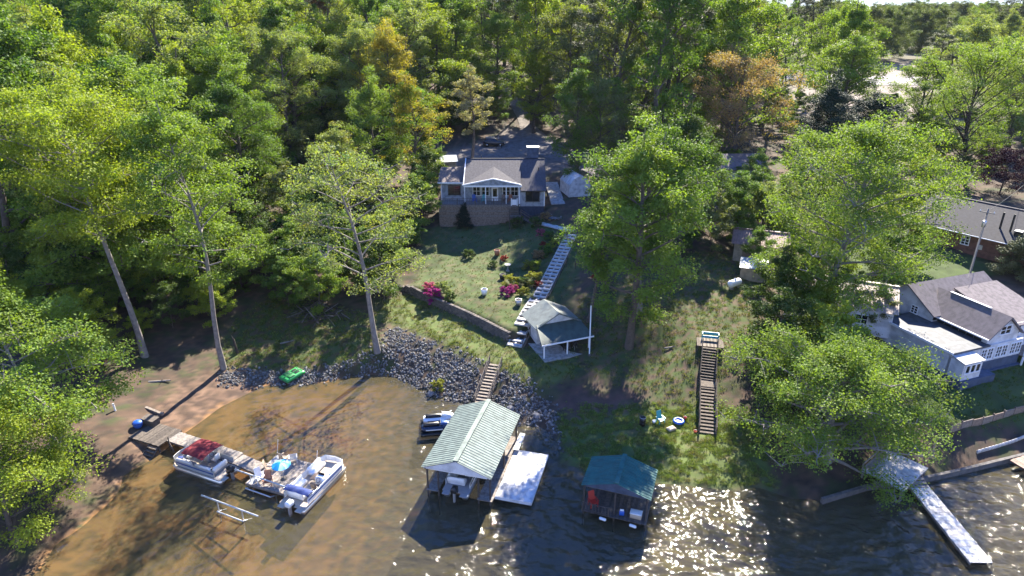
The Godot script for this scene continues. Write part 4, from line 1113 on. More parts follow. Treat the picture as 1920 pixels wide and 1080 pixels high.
func big_boathouse():
	var o := thing("boathouse", "large boathouse with pale sage green ribbed metal roof and white side deck", "boathouse", Vector3(-3.35, 0, -48.4), -15)
	var w := 2.95
	var l := 4.7
	var ms: Array = [mats.weathered_wood_grey, mats.weathered_wood]
	planks(o, Vector3(-2.25, 0, 0.4), 8.0, 1.0, 0.62, ms, 0.2, "plank", false)
	planks(o, Vector3(2.35, 0, 0.2), 8.6, 1.3, 0.62, ms, 0.2, "plank", false)
	planks(o, Vector3(0, 0, -4.0), 5.8, 1.3, 0.62, ms, 0.2)
	for x in [-2.7, -1.75, 1.75, 2.75]:
		for z in [-4.2, 0.0, 4.2]:
			rod(o, "post", mats.old_wood, Vector3(x, -2.0, z), Vector3(x, 3.1, z), 0.08)
	for x in [-2.7, 2.7]:
		box(o, "beam", mats.old_wood_light, Vector3(x, 3.0, 0), Vector3(0.12, 0.24, 9.2))
	for z in [-4.5, 0.0, 4.5]:
		box(o, "tie_beam", mats.white_paint, Vector3(0, 3.0, z), Vector3(5.7, 0.18, 0.1))
	for s in [-1.0, 1.0]:
		var zz: float = s * 4.62
		var pts := [Vector3(-2.9, 3.02, zz), Vector3(0, 4.12, zz), Vector3(2.9, 3.02, zz)] if s > 0 else [Vector3(2.9, 3.02, zz), Vector3(0, 4.12, zz), Vector3(-2.9, 3.02, zz)]
		plate(o, "gable_panel", mats.white_siding, pts, 0.06)
		sheet_roof(o, mats.roof_sage, Vector3(s * (w + 0.05), 3.05, s * l), Vector3(s * (w + 0.05), 3.05, -s * l), Vector3(-s * (w + 0.05), 1.15, 0))
	box(o, "ridge_cap", mats.roof_sage, Vector3(0, 4.3, 0), Vector3(0.4, 0.06, 9.4))
	# white decking beside the slip, in four wide panels, on floats
	for k in 4:
		box(o, "deck_panel", mats.white_deck, Vector3(4.55, 0.6 + 0.002 * k, 2.9 - k * 1.62), Vector3(3.05, 0.12, 1.6))
	for x in [3.4, 5.6]:
		put(o, "float_drum", soft_mesh(Vector3(0.9, 0.5, 6.0), 0.12), mats.black_plastic, Transform3D(Basis(), Vector3(x, 0.2, 0.5)))
	for c in [[Vector3(4.55, 0.5, 3.73), Vector3(3.1, 0.28, 0.05)], [Vector3(6.1, 0.5, 0.47), Vector3(0.05, 0.28, 6.5)]]:
		box(o, "fascia", mats.white_siding, c[0], c[1])
	box(o, "bench", mats.white_siding, Vector3(3.2, 0.95, -3.6), Vector3(0.5, 0.08, 2.6))
	for z in [-4.6, -2.6]:
		box(o, "bench_leg", mats.old_wood, Vector3(3.2, 0.75, z), Vector3(0.4, 0.4, 0.08))
	var b := pontoon_boat("white boat with black outboard lifted inside the large boathouse", Vector3(-3.35, 0, -48.4) + Basis(Vector3.UP, deg_to_rad(-15)) * Vector3(-0.15, 0.45, 1.8), -15, 5.4, 2.3, {"floor": mats.grey_vinyl, "panel": mats.white_plastic, "stripe": mats.hull_navy, "vinyl": mats.white_plastic, "back": mats.white_plastic, "chair": mats.white_plastic, "console": mats.hull_grey, "engine": mats.black_plastic})
	b.name = numbered("lifted_boat")
	# two personal watercraft on a floating pad left of the boathouse
	var pad := Vector3(-7.16, 0.25, -54.42)
	o = thing("drive_on_pad", "low dark floating pad under the two watercraft", "float", pad, 8)
	for z in [-0.7, 0.7]:
		put(o, "pad_section", soft_mesh(Vector3(3.4, 0.35, 1.3), 0.1), mats.black_plastic, Transform3D(Basis(), Vector3(0, 0.0, z)))
	for c in [[-0.72, "white", "white personal watercraft with dark seat beside the large boathouse"], [0.72, "navy", "navy personal watercraft with blue and white trim beside the large boathouse"]]:
		var j := thing("personal_watercraft", c[2], "watercraft", pad + Vector3(0, 0.12, c[0]), 8)
		var hull: Material = mats.white_plastic if c[1] == "white" else mats.hull_navy
		var rows := []
		for s in [[-1.5, 0.4, 0.45], [-1.2, 0.52, 0.5], [0.0, 0.55, 0.52], [0.8, 0.5, 0.6], [1.3, 0.3, 0.68], [1.6, 0.04, 0.62]]:
			var row := []
			for q in [[-0.55, 0.0], [-1.0, 0.55], [-0.9, 1.0], [0.9, 1.0], [1.0, 0.55], [0.55, 0.0]]:
				row.append(Vector3(s[0], 0.06 + s[2] * q[1], -q[0] * s[1]))
			rows.append(row)
		put(j, "hull", skin(rows, true), hull)
		put(j, "seat", soft_mesh(Vector3(1.5, 0.35, 0.42), 0.1), mats.black_plastic, Transform3D(Basis(), Vector3(-0.55, 0.72, 0)))
		put(j, "hood", soft_mesh(Vector3(0.9, 0.4, 0.62), 0.16), mats.white_plastic if c[1] == "white" else mats.hull_blue, Transform3D(Basis(Vector3(0, 0, 1), -0.2), Vector3(0.75, 0.75, 0)))
		put(j, "handlebar", bars([[Vector3(0.3, 1.0, -0.35), Vector3(0.3, 1.0, 0.35)], [Vector3(0.3, 0.8, 0), Vector3(0.3, 1.0, 0)]], 0.03), mats.black_plastic)
		box(j, "side_stripe", mats.white_plastic if c[1] != "white" else mats.hull_navy, Vector3(-0.3, 0.42, 0.56), Vector3(1.6, 0.1, 0.03))
	# steep timber stair from the bank down to the boathouse
	stair("dock_stair", "weathered timber stair with handrails down the stone bank to the boathouse", Vector3(-3.15, 0.75, -57.6), Vector3(-1.75, 2.45, -62.9), 1.3, 13, mats.weathered_wood, mats.old_wood_light, true)
	o = thing("stair_bridge", "short plank bridge from the timber stair to the back of the boathouse", "dock", Vector3(-2.9, 0, -55.4), -15)
	planks(o, Vector3.ZERO, 4.4, 1.3, 0.7, ms, 0.2, "plank", false)
	for x in [-0.55, 0.55]:
		box(o, "joist", mats.old_wood, Vector3(x, 0.6, 0), Vector3(0.06, 0.16, 4.4))
		rod(o, "post", mats.old_wood, Vector3(x, -1.0, -0.3), Vector3(x, 0.6, -0.3), 0.07)

# treads rise from a to b; rails follow
func stair(called: String, label: String, a: Vector3, b: Vector3, w: float, n: int, tread: Material, frame: Material, rails: bool) -> Node3D:
	var d := b - a
	var turn := atan2(-d.x, -d.z)
	var o := thing(called, label, "stair", a, rad_to_deg(turn))
	var run := Vector2(d.x, d.z).length()
	for k in n:
		var t := (k + 0.5) / n
		box(o, "tread", tread, Vector3(0, d.y * t, -run * t), Vector3(w, 0.06, run / n * 0.78))
	for s in [-1.0, 1.0]:
		var p := Vector3(s * (w / 2 + 0.03), 0, 0)
		box(o, "stringer", frame, p + Vector3(0, d.y / 2 - 0.08, -run / 2), Vector3(0.06, 0.26, sqrt(run * run + d.y * d.y)), Vector3(rad_to_deg(atan2(d.y, run)), 0, 0))
		if rails:
			put(o, "handrail", bars([[p + Vector3(0, 0.9, 0), p + Vector3(0, d.y + 0.9, -run)], [p + Vector3(0, 0.45, 0), p + Vector3(0, d.y + 0.45, -run)]], 0.05), frame)
			var np := maxi(2, int(run / 1.6))
			for k in np + 1:
				var t := float(k) / np
				box(o, "rail_post", frame, p + Vector3(0, d.y * t + 0.35, -run * t), Vector3(0.1, 1.2, 0.1))
	return o

func teal_boathouse():
	var o := thing("small_boathouse", "small boathouse with dark teal ribbed metal roof at the grassy point", "boathouse", Vector3(8.75, 0, -43.7), -19)
	planks(o, Vector3(0, 0, 0.3), 5.2, 4.0, 0.6, [mats.old_wood, mats.old_wood_light, mats.old_wood], 0.2)
	for x in [-2.5, 0.0, 2.5]:
		for z in [-1.5, 1.9]:
			rod(o, "post", mats.old_wood, Vector3(x, -1.6, z), Vector3(x, 2.75, z), 0.07)
	for z in [-1.6, 1.7]:
		box(o, "tie_beam", mats.old_wood_light, Vector3(0, 2.7, z), Vector3(5.2, 0.16, 0.1))
	box(o, "gable_panel", mats.blue_grey, Vector3(0, 2.82, 1.84), Vector3(4.8, 0.14, 0.05))
	plate(o, "gable_panel", mats.blue_grey, [Vector3(-2.45, 2.9, 1.86), Vector3(0, 3.6, 1.86), Vector3(2.45, 2.9, 1.86)], 0.05)
	for s in [-1.0, 1.0]:
		sheet_roof(o, mats.roof_teal, Vector3(s * 2.75, 2.75, s * 1.95), Vector3(s * 2.75, 2.75, -s * 1.95), Vector3(-s * 2.75, 0.85, 0))
	box(o, "ridge_cap", mats.roof_teal, Vector3(0, 3.7, 0), Vector3(0.36, 0.06, 3.9))
	box(o, "back_wall", mats.old_wood, Vector3(-1.2, 1.6, -1.4), Vector3(2.6, 2.0, 0.06))
	rail(o, Vector3(-2.5, 0.62, 2.25), Vector3(-0.4, 0.62, 2.25), mats.old_wood, 0.8)
	for x in [-0.8, 1.6]:
		put(o, "fender", lathe([Vector2(0.01, -0.3), Vector2(0.12, -0.24), Vector2(0.12, 0.24), Vector2(0.01, 0.3)], 10), mats.white_plastic, Transform3D(Basis(Vector3(0, 0, 1), 1.4), Vector3(x, 0.35, 2.42)))
	var b := Basis(Vector3.UP, deg_to_rad(-19))
	var at := Vector3(8.75, 0.63, -43.7)
	chair("red folding chair under the teal roof", at + b * Vector3(-1.8, 0, 1.5), 20, mats.red_plastic, "folding_chair")
	o = thing("cooler_box", "tan cooler box at the front edge under the teal roof", "cooler", at + b * Vector3(1.7, 0, 1.7), -19)
	put(o, "body", soft_mesh(Vector3(0.9, 0.45, 0.55), 0.06), mats.tan_plastic, Transform3D(Basis(), Vector3(0, 0.23, 0)))
	put(o, "lid", soft_mesh(Vector3(0.94, 0.12, 0.6), 0.05), mats.off_white_vinyl, Transform3D(Basis(), Vector3(0, 0.5, 0)))
	o = thing("life_vest", "blue and white life vest hanging at the front of the teal boathouse", "vest", at + b * Vector3(0.6, 0, 1.9), -10)
	put(o, "front_panel", soft_mesh(Vector3(0.4, 0.5, 0.14), 0.06), mats.blue_plastic, Transform3D(Basis(), Vector3(0, 0.28, 0)))
	put(o, "collar", soft_mesh(Vector3(0.3, 0.14, 0.14), 0.05), mats.white_plastic, Transform3D(Basis(), Vector3(0, 0.58, 0)))

func white_dock():
	var o := thing("dock_platform", "white dock platform with bench rail under the spreading tree", "platform", Vector3(33.1, 0, -47.0), 39)
	planks(o, Vector3.ZERO, 4.9, 3.5, 1.0, [mats.white_deck, mats.pale_concrete], 0.3)
	for x in [-2.3, 2.3]:
		for z in [-1.6, 1.6]:
			rod(o, "post", mats.weathered_wood_grey, Vector3(x, -1.2, z), Vector3(x, 0.96, z), 0.09)
	for z in [-1.7, 1.7]:
		box(o, "joist", mats.weathered_wood_grey, Vector3(0, 0.86, z), Vector3(4.9, 0.2, 0.07))
	put(o, "bench_rail", bars([[Vector3(-2.4, 1.75, -1.7), Vector3(2.4, 1.75, -1.7)], [Vector3(-2.4, 1.45, -1.6), Vector3(2.4, 1.45, -1.6)], [Vector3(-2.4, 1.0, -1.7), Vector3(-2.4, 1.75, -1.7)], [Vector3(0, 1.0, -1.7), Vector3(0, 1.75, -1.7)], [Vector3(2.4, 1.0, -1.7), Vector3(2.4, 1.75, -1.7)]], 0.06), mats.weathered_wood_pale)
	box(o, "bench_seat", mats.weathered_wood_pale, Vector3(-0.6, 1.42, -1.3), Vector3(3.2, 0.06, 0.5))
	o = thing("walkway", "long white walkway of deck boards running out from the platform steps", "dock", Vector3(34.35, 0, -41.3), -1)
	planks(o, Vector3.ZERO, 8.6, 1.65, 0.5, [mats.white_deck, mats.pale_concrete, mats.white_deck], 0.3, "plank", false)
	for x in [-0.78, 0.78]:
		box(o, "joist", mats.weathered_wood_grey, Vector3(x, 0.38, 0), Vector3(0.06, 0.2, 8.6))
	for z in [-3.2, 0.0, 3.2]:
		put(o, "float_drum", soft_mesh(Vector3(1.4, 0.4, 1.6), 0.12), mats.black_plastic, Transform3D(Basis(), Vector3(0, 0.12, z)))
	for c in [Vector3(0.75, 0, 4.1), Vector3(0.75, 0, 2.4)]:
		put(o, "cleat", bars([[c + Vector3(0, 0.53, 0), c + Vector3(0, 0.62, 0)], [c + Vector3(0, 0.62, -0.14), c + Vector3(0, 0.62, 0.14)]], 0.025), mats.dull_steel)
	o = thing("dock_steps", "short grey steps from the white platform down to the walkway", "steps", Vector3(34.3, 0, -45.7), 2)
	for k in 4:
		box(o, "step", mats.weathered_wood_grey, Vector3(0, 0.92 - k * 0.13, -0.7 + k * 0.36), Vector3(1.7, 0.06, 0.3))
	for x in [-0.82, 0.82]:
		box(o, "stringer", mats.weathered_wood, Vector3(x, 0.68, -0.15), Vector3(0.06, 0.16, 1.6), Vector3(20, 0, 0))
	# low concrete seawall along the right shore
	o = thing("seawall", "low weathered concrete seawall along the shore under the spreading tree", "seawall", Vector3.ZERO)
	var line := [Vector3(25.6, 0, -43.9), Vector3(30.3, 0, -45.6), Vector3(34.5, 0, -46.3), Vector3(39.2, 0, -47.6), Vector3(46.6, 0, -49.9), Vector3(56, 0, -52.6)]
	for k in line.size() - 1:
		var d: Vector3 = line[k + 1] - line[k]
		box(o, "wall_section", mats.dark_concrete, (line[k] + line[k + 1]) / 2.0 + Vector3(0, -0.05, 0), Vector3(d.length() - 0.03, 1.1, 0.28), Vector3(0, rad_to_deg(atan2(-d.z, d.x)), 0))
	o = thing("board_wall", "low wall of weathered board panels along the mown yard", "wall", Vector3.ZERO)
	var a := Vector3(40.6, 0, -51.8)
	var e := Vector3(52.0, 0, -55.6)
	for k in 9:
		var p := a.lerp(e, (k + 0.5) / 9.0)
		box(o, "panel", [mats.skirt_wood, mats.weathered_wood][k % 2], Vector3(p.x, height(p.x, p.z) + 0.35, p.z), Vector3(1.24, 0.8, 0.07), Vector3(0, 18.4, rng.randf_range(-2, 2)))
		box(o, "post", mats.old_wood_light, Vector3(p.x, height(p.x, p.z) + 0.4, p.z) + Vector3(-0.63, 0, 0.2), Vector3(0.1, 0.95, 0.1))
	o = thing("edging", "row of white scalloped edging blocks on the bank by the board wall", "edging", Vector3.ZERO)
	for k in 16:
		var p := Vector3(42.4, 0, -50.0).lerp(Vector3(48.6, 0, -52.3), k / 15.0)
		put(o, "block", soft_mesh(Vector3(0.4, 0.42, 0.16), 0.06), mats.pale_concrete, Transform3D(Basis(Vector3.UP, deg_to_rad(20)), Vector3(p.x, height(p.x, p.z) + 0.14, p.z)))
	o = thing("brown_dock", "reddish brown timber dock end jutting from the seawall", "dock", Vector3(46.6, 0, -48.0), 20)
	planks(o, Vector3.ZERO, 3.6, 3.0, 0.6, [mats.skirt_wood, mats.roof_rust], 0.2)
	for x in [-1.6, 1.6]:
		rod(o, "post", mats.old_wood, Vector3(x, -1.2, 1.3), Vector3(x, 0.58, 1.3), 0.08)
		box(o, "joist", mats.old_wood, Vector3(x, 0.48, 0), Vector3(0.06, 0.18, 3.0))

func hill_stair():
	var lo := Vector3(18.5, 0.6, -52.7)
	var mid := Vector3(19.85, 2.35, -58.4)
	var hi := Vector3(21.15, 4.3, -63.2)
	stair("hill_stair", "dark lower flight of the timber stair up the slope from the grassy point", lo, mid, 1.5, 14, mats.old_wood_light, mats.old_wood, true)
	stair("hill_stair", "dark upper flight of the timber stair up the slope below the teal bench", mid + Vector3(0.25, 0.05, -1.1), hi, 1.5, 12, mats.old_wood_light, mats.old_wood, true)
	var o := thing("stair_landing", "square plank landing between the two flights of the hill stair", "landing", mid + Vector3(0.12, 0, -0.5), -13)
	planks(o, Vector3.ZERO, 1.3, 1.6, 0.03, [mats.old_wood_light], 0.16, "plank", false)
	for x in [-0.7, 0.7]:
		box(o, "post", mats.old_wood, Vector3(x, -0.5, 0), Vector3(0.1, 1.1, 0.1))
	o = thing("stair_platform", "timber platform with a teal bench at the top of the hill stair", "platform", hi + Vector3(0.3, -0.02, -1.0), -13)
	planks(o, Vector3.ZERO, 2.8, 2.0, 0.03, [mats.old_wood_light, mats.weathered_wood], 0.18)
	for x in [-1.3, 1.3]:
		for z in [-0.9, 0.9]:
			box(o, "post", mats.old_wood, Vector3(x, -0.7, z), Vector3(0.12, 1.5, 0.12))
	box(o, "bench_back", mats.teal_plastic, Vector3(0, 0.75, -0.85), Vector3(1.8, 0.3, 0.08))
	box(o, "bench_seat", mats.teal_plastic, Vector3(0, 0.45, -0.55), Vector3(1.8, 0.06, 0.5))
	for x in [-0.85, 0.85]:
		box(o, "bench_end", mats.teal_plastic, Vector3(x, 0.45, -0.6), Vector3(0.07, 0.85, 0.55))

func shore_things():
	# green pedal boat drawn up on the bank
	var o := thing("pedal_boat", "bright green plastic pedal boat drawn up on the bank", "boat", Vector3(-24.12, 0.26, -63.68) + Vector3(0, 0.12, 0), -38)
	o.rotation.x = deg_to_rad(6)
	put(o, "hull", soft_mesh(Vector3(1.55, 0.42, 2.3), 0.18), mats.green_plastic, Transform3D(Basis(), Vector3(0, 0.24, 0)))
	put(o, "centre_spine", soft_mesh(Vector3(0.12, 0.12, 2.0), 0.04), mats.green_plastic_dark, Transform3D(Basis(), Vector3(0, 0.48, 0)))
	for s in [-1.0, 1.0]:
		put(o, "seat", soft_mesh(Vector3(0.5, 0.14, 0.7), 0.05), mats.green_plastic_dark, Transform3D(Basis(), Vector3(s * 0.38, 0.47, 0.35)))
		put(o, "footwell", soft_mesh(Vector3(0.3, 0.06, 0.6), 0.03), mats.black_plastic, Transform3D(Basis(), Vector3(s * 0.3, 0.46, -0.5)))
	put(o, "grab_rail", bars([[Vector3(-0.6, 0.45, -1.0), Vector3(0.6, 0.45, -1.0)]], 0.03), mats.black_plastic)
	# on the grassy point
	o = thing("burn_barrel", "dark open steel barrel on the grassy point", "barrel", Vector3(12.61, 0.54, -54.26))
	put(o, "drum", lathe([Vector2(0.02, 0.05), Vector2(0.27, 0.05), Vector2(0.27, 0.85), Vector2(0.3, 0.0), Vector2(0.3, 0.3), Vector2(0.315, 0.32), Vector2(0.3, 0.34), Vector2(0.3, 0.62), Vector2(0.315, 0.64), Vector2(0.3, 0.66), Vector2(0.3, 0.9), Vector2(0.27, 0.9), Vector2(0.26, 0.1)], 18), mats.black_plastic)
	put(o, "rim", lathe([Vector2(0.27, 0.88), Vector2(0.32, 0.9), Vector2(0.27, 0.93)], 18), mats.dull_steel)
	chair("teal and white beach chair on the grassy point", Vector3(14.43, 0.57, -54.58), 25, mats.teal_plastic, "beach_chair")
	o = thing("swim_ring", "blue inflatable ring with white centre on the grass by the beach chair", "ring", Vector3(16.18, 0.64, -54.57) + Vector3(0, 0.16, 0))
	var rows := []
	for i in 17:
		var a := TAU * i / 16.0
		var row := []
		for j in 9:
			var c := TAU * j / 8.0
			row.append(Vector3(cos(a) * (0.42 + 0.15 * cos(c)), 0.15 * sin(c), sin(a) * (0.42 + 0.15 * cos(c))))
		rows.append(row)
	put(o, "tube", skin(rows), mats.blue_plastic)
	put(o, "mesh_seat", lathe([Vector2(0.01, -0.02), Vector2(0.32, 0.0)], 14), mats.white_plastic)
	for c in [[Vector3(16.89, 0.74, -54.96), "red_plastic", "red toy bucket lying by the blue inflatable ring"], [Vector3(13.80, 0.57, -54.59), "white_plastic", "white toy bucket beside the beach chair"], [Vector3(17.39, 0.55, -52.94), "orange_plastic", "orange toy bucket near the foot of the hill stair"]]:
		o = thing("toy_bucket", c[2], "bucket", c[0])
		put(o, "pail", lathe([Vector2(0.01, 0.0), Vector2(0.12, 0.0), Vector2(0.17, 0.28), Vector2(0.15, 0.28), Vector2(0.11, 0.03)], 12), mats[c[1]])
		put(o, "handle", bars([[Vector3(-0.16, 0.27, 0), Vector3(-0.1, 0.38, 0)], [Vector3(-0.1, 0.38, 0), Vector3(0.1, 0.38, 0)], [Vector3(0.1, 0.38, 0), Vector3(0.16, 0.27, 0)]], 0.012), mats.white_plastic)
	o = thing("cloth_bundle", "tan cloth bundle on the grass between chair and ring", "bundle", Vector3(15.23, 0.54, -53.48))
	put(o, "bundle_body", soft_mesh(Vector3(0.8, 0.3, 0.55), 0.15), mats.tan_plastic, Transform3D(Basis(Vector3.UP, 0.5), Vector3(0, 0.14, 0)))
	put(o, "strap", bars([[Vector3(-0.3, 0.3, 0.2), Vector3(0.3, 0.3, -0.2)]], 0.03), mats.brown_vinyl)
	o = thing("white_pipe", "short white pipe standing in the leaf litter above the shore platform", "pipe", Vector3(-38.93, 1.32, -55.58))
	rod(o, "pipe_body", mats.white_plastic, Vector3(0, -0.1, 0), Vector3(-0.05, 0.75, 0), 0.09)
	rod(o, "pipe_cap", mats.hull_grey, Vector3(-0.05, 0.74, 0), Vector3(-0.053, 0.82, 0), 0.11)
	o = thing("broken_post", "dark broken trunk stub standing beside the slender airy tree", "stump", Vector3(-31.27, 1.45, -67.10))
	put(o, "stub", lathe([Vector2(0.17, -0.2), Vector2(0.13, 0.7), Vector2(0.12, 1.7), Vector2(0.06, 1.95), Vector2(0.01, 1.8)], 9), mats.dark_bark, Transform3D(Basis(Vector3(0, 0, 1), 0.12), Vector3.ZERO))
	put(o, "splinter", bars([[Vector3(-0.2, 1.7, 0), Vector3(-0.34, 2.25, 0.05)]], 0.03), mats.bark)


# ---------------------------------------------------------------- garden and paths
func build_garden():
	rng.seed = 616
	retaining_wall()
	garden_stair()
	paved_ground()
	riprap()
	planters()

func retaining_wall():
	var o := thing("retaining_wall", "low dark stone block retaining wall below the lawn", "wall", Vector3(WALL[0], 0, WALL[1]))
	var e := Vector3(WALL[2] - WALL[0], 0, WALL[3] - WALL[1])
	var l := Vector2(e.x, e.z).length()
	var u := e / l
	var out := Vector3(-u.z, 0, u.x)
	var turn := rad_to_deg(atan2(-u.z, u.x))
	var ms := [rough_mat("block_a", 0.17, 0.145, 0.125, 0.95, 0.9, 0.4), rough_mat("block_b", 0.125, 0.11, 0.10, 0.95, 0.9, 0.4), rough_mat("block_c", 0.21, 0.175, 0.15, 0.95, 0.9, 0.4)]
	var bw := 0.42
	var n := int(l / bw)
	var block := soft_mesh(Vector3(1, 1, 1), 0.06)
	for j in 6:
		for i in n:
			var s := (i + 0.5 + (0.5 if j % 2 else 0.0)) * bw
			var p := u * s
			var low := height(WALL[0] + p.x + out.x * 0.35, WALL[1] + p.z + out.z * 0.35)
			var top := height(WALL[0] + p.x - out.x * 0.6, WALL[1] + p.z - out.z * 0.6)
			var y := low - 0.12 + j * 0.215
			if y > top + 0.02:
				continue
			put(o, "block" if j < 5 else "cap_block", block, ms[rng.randi() % 3], Transform3D(Basis(Vector3.UP, deg_to_rad(turn + rng.randf_range(-3, 3))) * Basis.from_scale(Vector3(bw - 0.015, 0.205, 0.42)), p + out * (0.08 - j * 0.02 + rng.randf_range(-0.02, 0.02)) + Vector3(0, y + 0.1, 0)))

func garden_stair():
	var a := Vector3(0.15, 2.62, -66.2)
	var b := Vector3(8.75, 7.02, -93.2)
	var d := b - a
	var run := Vector2(d.x, d.z).length()
	var o := thing("garden_stair", "long pale concrete stair climbing from the lake hut to the house path", "stair", a, rad_to_deg(atan2(-d.x, -d.z)))
	var n := 30
	var w := 1.75
	for k in n:
		var t := (k + 0.5) / n
		var p := Vector3(0, 0, -run * t)
		var wx := a.x + d.x * t
		var wz := a.z + d.z * t
		p.y = maxf(d.y * t, height(wx, wz) + 0.14 - a.y)
		box(o, "tread", mats.pale_concrete, p, Vector3(w, 0.18, 0.5))
		if k < n - 1:
			for x in [-0.42, 0.42]:
				box(o, "infill_cell", mats.dark_soil if mats.has("dark_soil") else rough_mat("dark_soil", 0.06, 0.05, 0.045, 1.0), p + Vector3(x, 0.0, -0.47), Vector3(0.62, 0.1, 0.44))
			box(o, "centre_bar", mats.pale_concrete, p + Vector3(0, 0.03, -0.47), Vector3(0.2, 0.14, 0.44))
			for x in [-0.8, 0.8]:
				box(o, "side_kerb", mats.pale_concrete, p + Vector3(x, 0.03, -0.47), Vector3(0.15, 0.14, 0.44))
		if k % 3 == 0:
			box(o, "edging_board", mats.skirt_wood, p + Vector3(1.02, -0.02, -1.0), Vector3(0.06, 0.3, 2.85), Vector3(rad_to_deg(atan2(d.y, run)), 0, 0))
	o = thing("stair_rail", "short dark handrail at the foot of the garden stair", "railing", a + Vector3(0.95, 0, 0.2), rad_to_deg(atan2(-d.x, -d.z)))
	put(o, "top_bar", bars([[Vector3(0.1, 0.95, 0), Vector3(0.1, 1.45, -3.0)]], 0.04), mats.old_wood_light)
	for z in [0.0, -1.5, -3.0]:
		box(o, "post", mats.old_wood_light, Vector3(0.1, 0.4 - z * 0.17, z), Vector3(0.09, 1.2, 0.09))

# strips of paving laid on the ground along a line
func strip(parent: Node3D, called: String, m: Material, line: Array, widths: Array, lift: float, step := 0.8) -> MeshInstance3D:
	var rows := []
	for k in line.size() - 1:
		var a: Vector2 = line[k]
		var b: Vector2 = line[k + 1]
		var n := int(ceil(a.distance_to(b) / step))
		for i in n + (1 if k == line.size() - 2 else 0):
			var t := float(i) / n
			var p := a.lerp(b, t)
			var side := (b - a).normalized().orthogonal() * lerpf(widths[k], widths[k + 1], t) / 2.0
			var row := []
			for j in 9:
				var q := p + side * (j / 4.0 - 1.0)
				row.append(Vector3(q.x, height(q.x, q.y) + lift + noise.get_noise_2d(q.x * 3.0, q.y * 3.0) * 0.12, q.y))
			rows.append(row)
	return put(parent, called, skin(rows), m)

func paved_ground():
	structure(strip(self, "driveway", mats.gravel, [Vector2(-18, -131), Vector2(-8, -136), Vector2(0, -139), Vector2(6, -147), Vector2(3.5, -165), Vector2(0, -190), Vector2(-4, -225)], [5.0, 7.5, 10.0, 7.0, 3.6, 3.2, 3.0], 0.1), "pale gravel driveway behind the house running into the wood", "driveway")
	structure(strip(self, "forecourt", mats.gravel, [Vector2(6, -142), Vector2(14, -128), Vector2(17, -118)], [8.0, 7.0, 4.0], 0.13), "gravel forecourt right of the house", "driveway")
	structure(strip(self, "road", mats.asphalt, [Vector2(60, -262), Vector2(100, -246), Vector2(150, -250), Vector2(260, -262)], [14.0, 24.0, 22.0, 12.0], 0.15, 4.0), "pale dusty road and parking beyond the open ground", "road")
	var pad := thing("concrete_strip", "long pale concrete strip beside the right end of the house", "slab", Vector3.ZERO)
	for k in 4:
		var z := -104.6 - k * 3.0
		var h := height(7.5, z)
		box(pad, "slab", mats.concrete, Vector3(7.3 - k * 0.12, h + 0.06, z), Vector3(2.2, 0.2, 2.96), Vector3(rad_to_deg(atan2(height(7.5, z - 1.5) - height(7.5, z + 1.5), 3.0)), 3, 0))
	var path := thing("house_path", "short pale concrete path from the deck steps to the garden stair", "path", Vector3.ZERO)
	for k in 4:
		var p := Vector3(4.4, 0, -97.3).lerp(Vector3(8.9, 0, -93.8), (k + 0.5) / 4.0)
		box(path, "slab", mats.pale_concrete, Vector3(p.x, height(p.x, p.z) + 0.1, p.z), Vector3(1.42, 0.16, 1.15), Vector3(0, -38, 0))

func stone_mesh(sd: int) -> ArrayMesh:
	rng.seed = sd
	var st := SurfaceTool.new()
	st.begin(Mesh.PRIMITIVE_TRIANGLES)
	st.set_smooth_group(-1)
	var ico := SphereMesh.new()
	ico.radial_segments = 6
	ico.rings = 3
	var arr := ico.get_mesh_arrays()
	var v: PackedVector3Array = arr[Mesh.ARRAY_VERTEX]
	var idx: PackedInt32Array = arr[Mesh.ARRAY_INDEX]
	var shift := {}
	for i in idx:
		var key := (v[i] * 100.0).round()
		if not shift.has(key):
			shift[key] = 0.75 + rng.randf() * 0.5
		st.add_vertex(v[i] * shift[key] * 2.0)
	st.generate_normals()
	return st.commit()

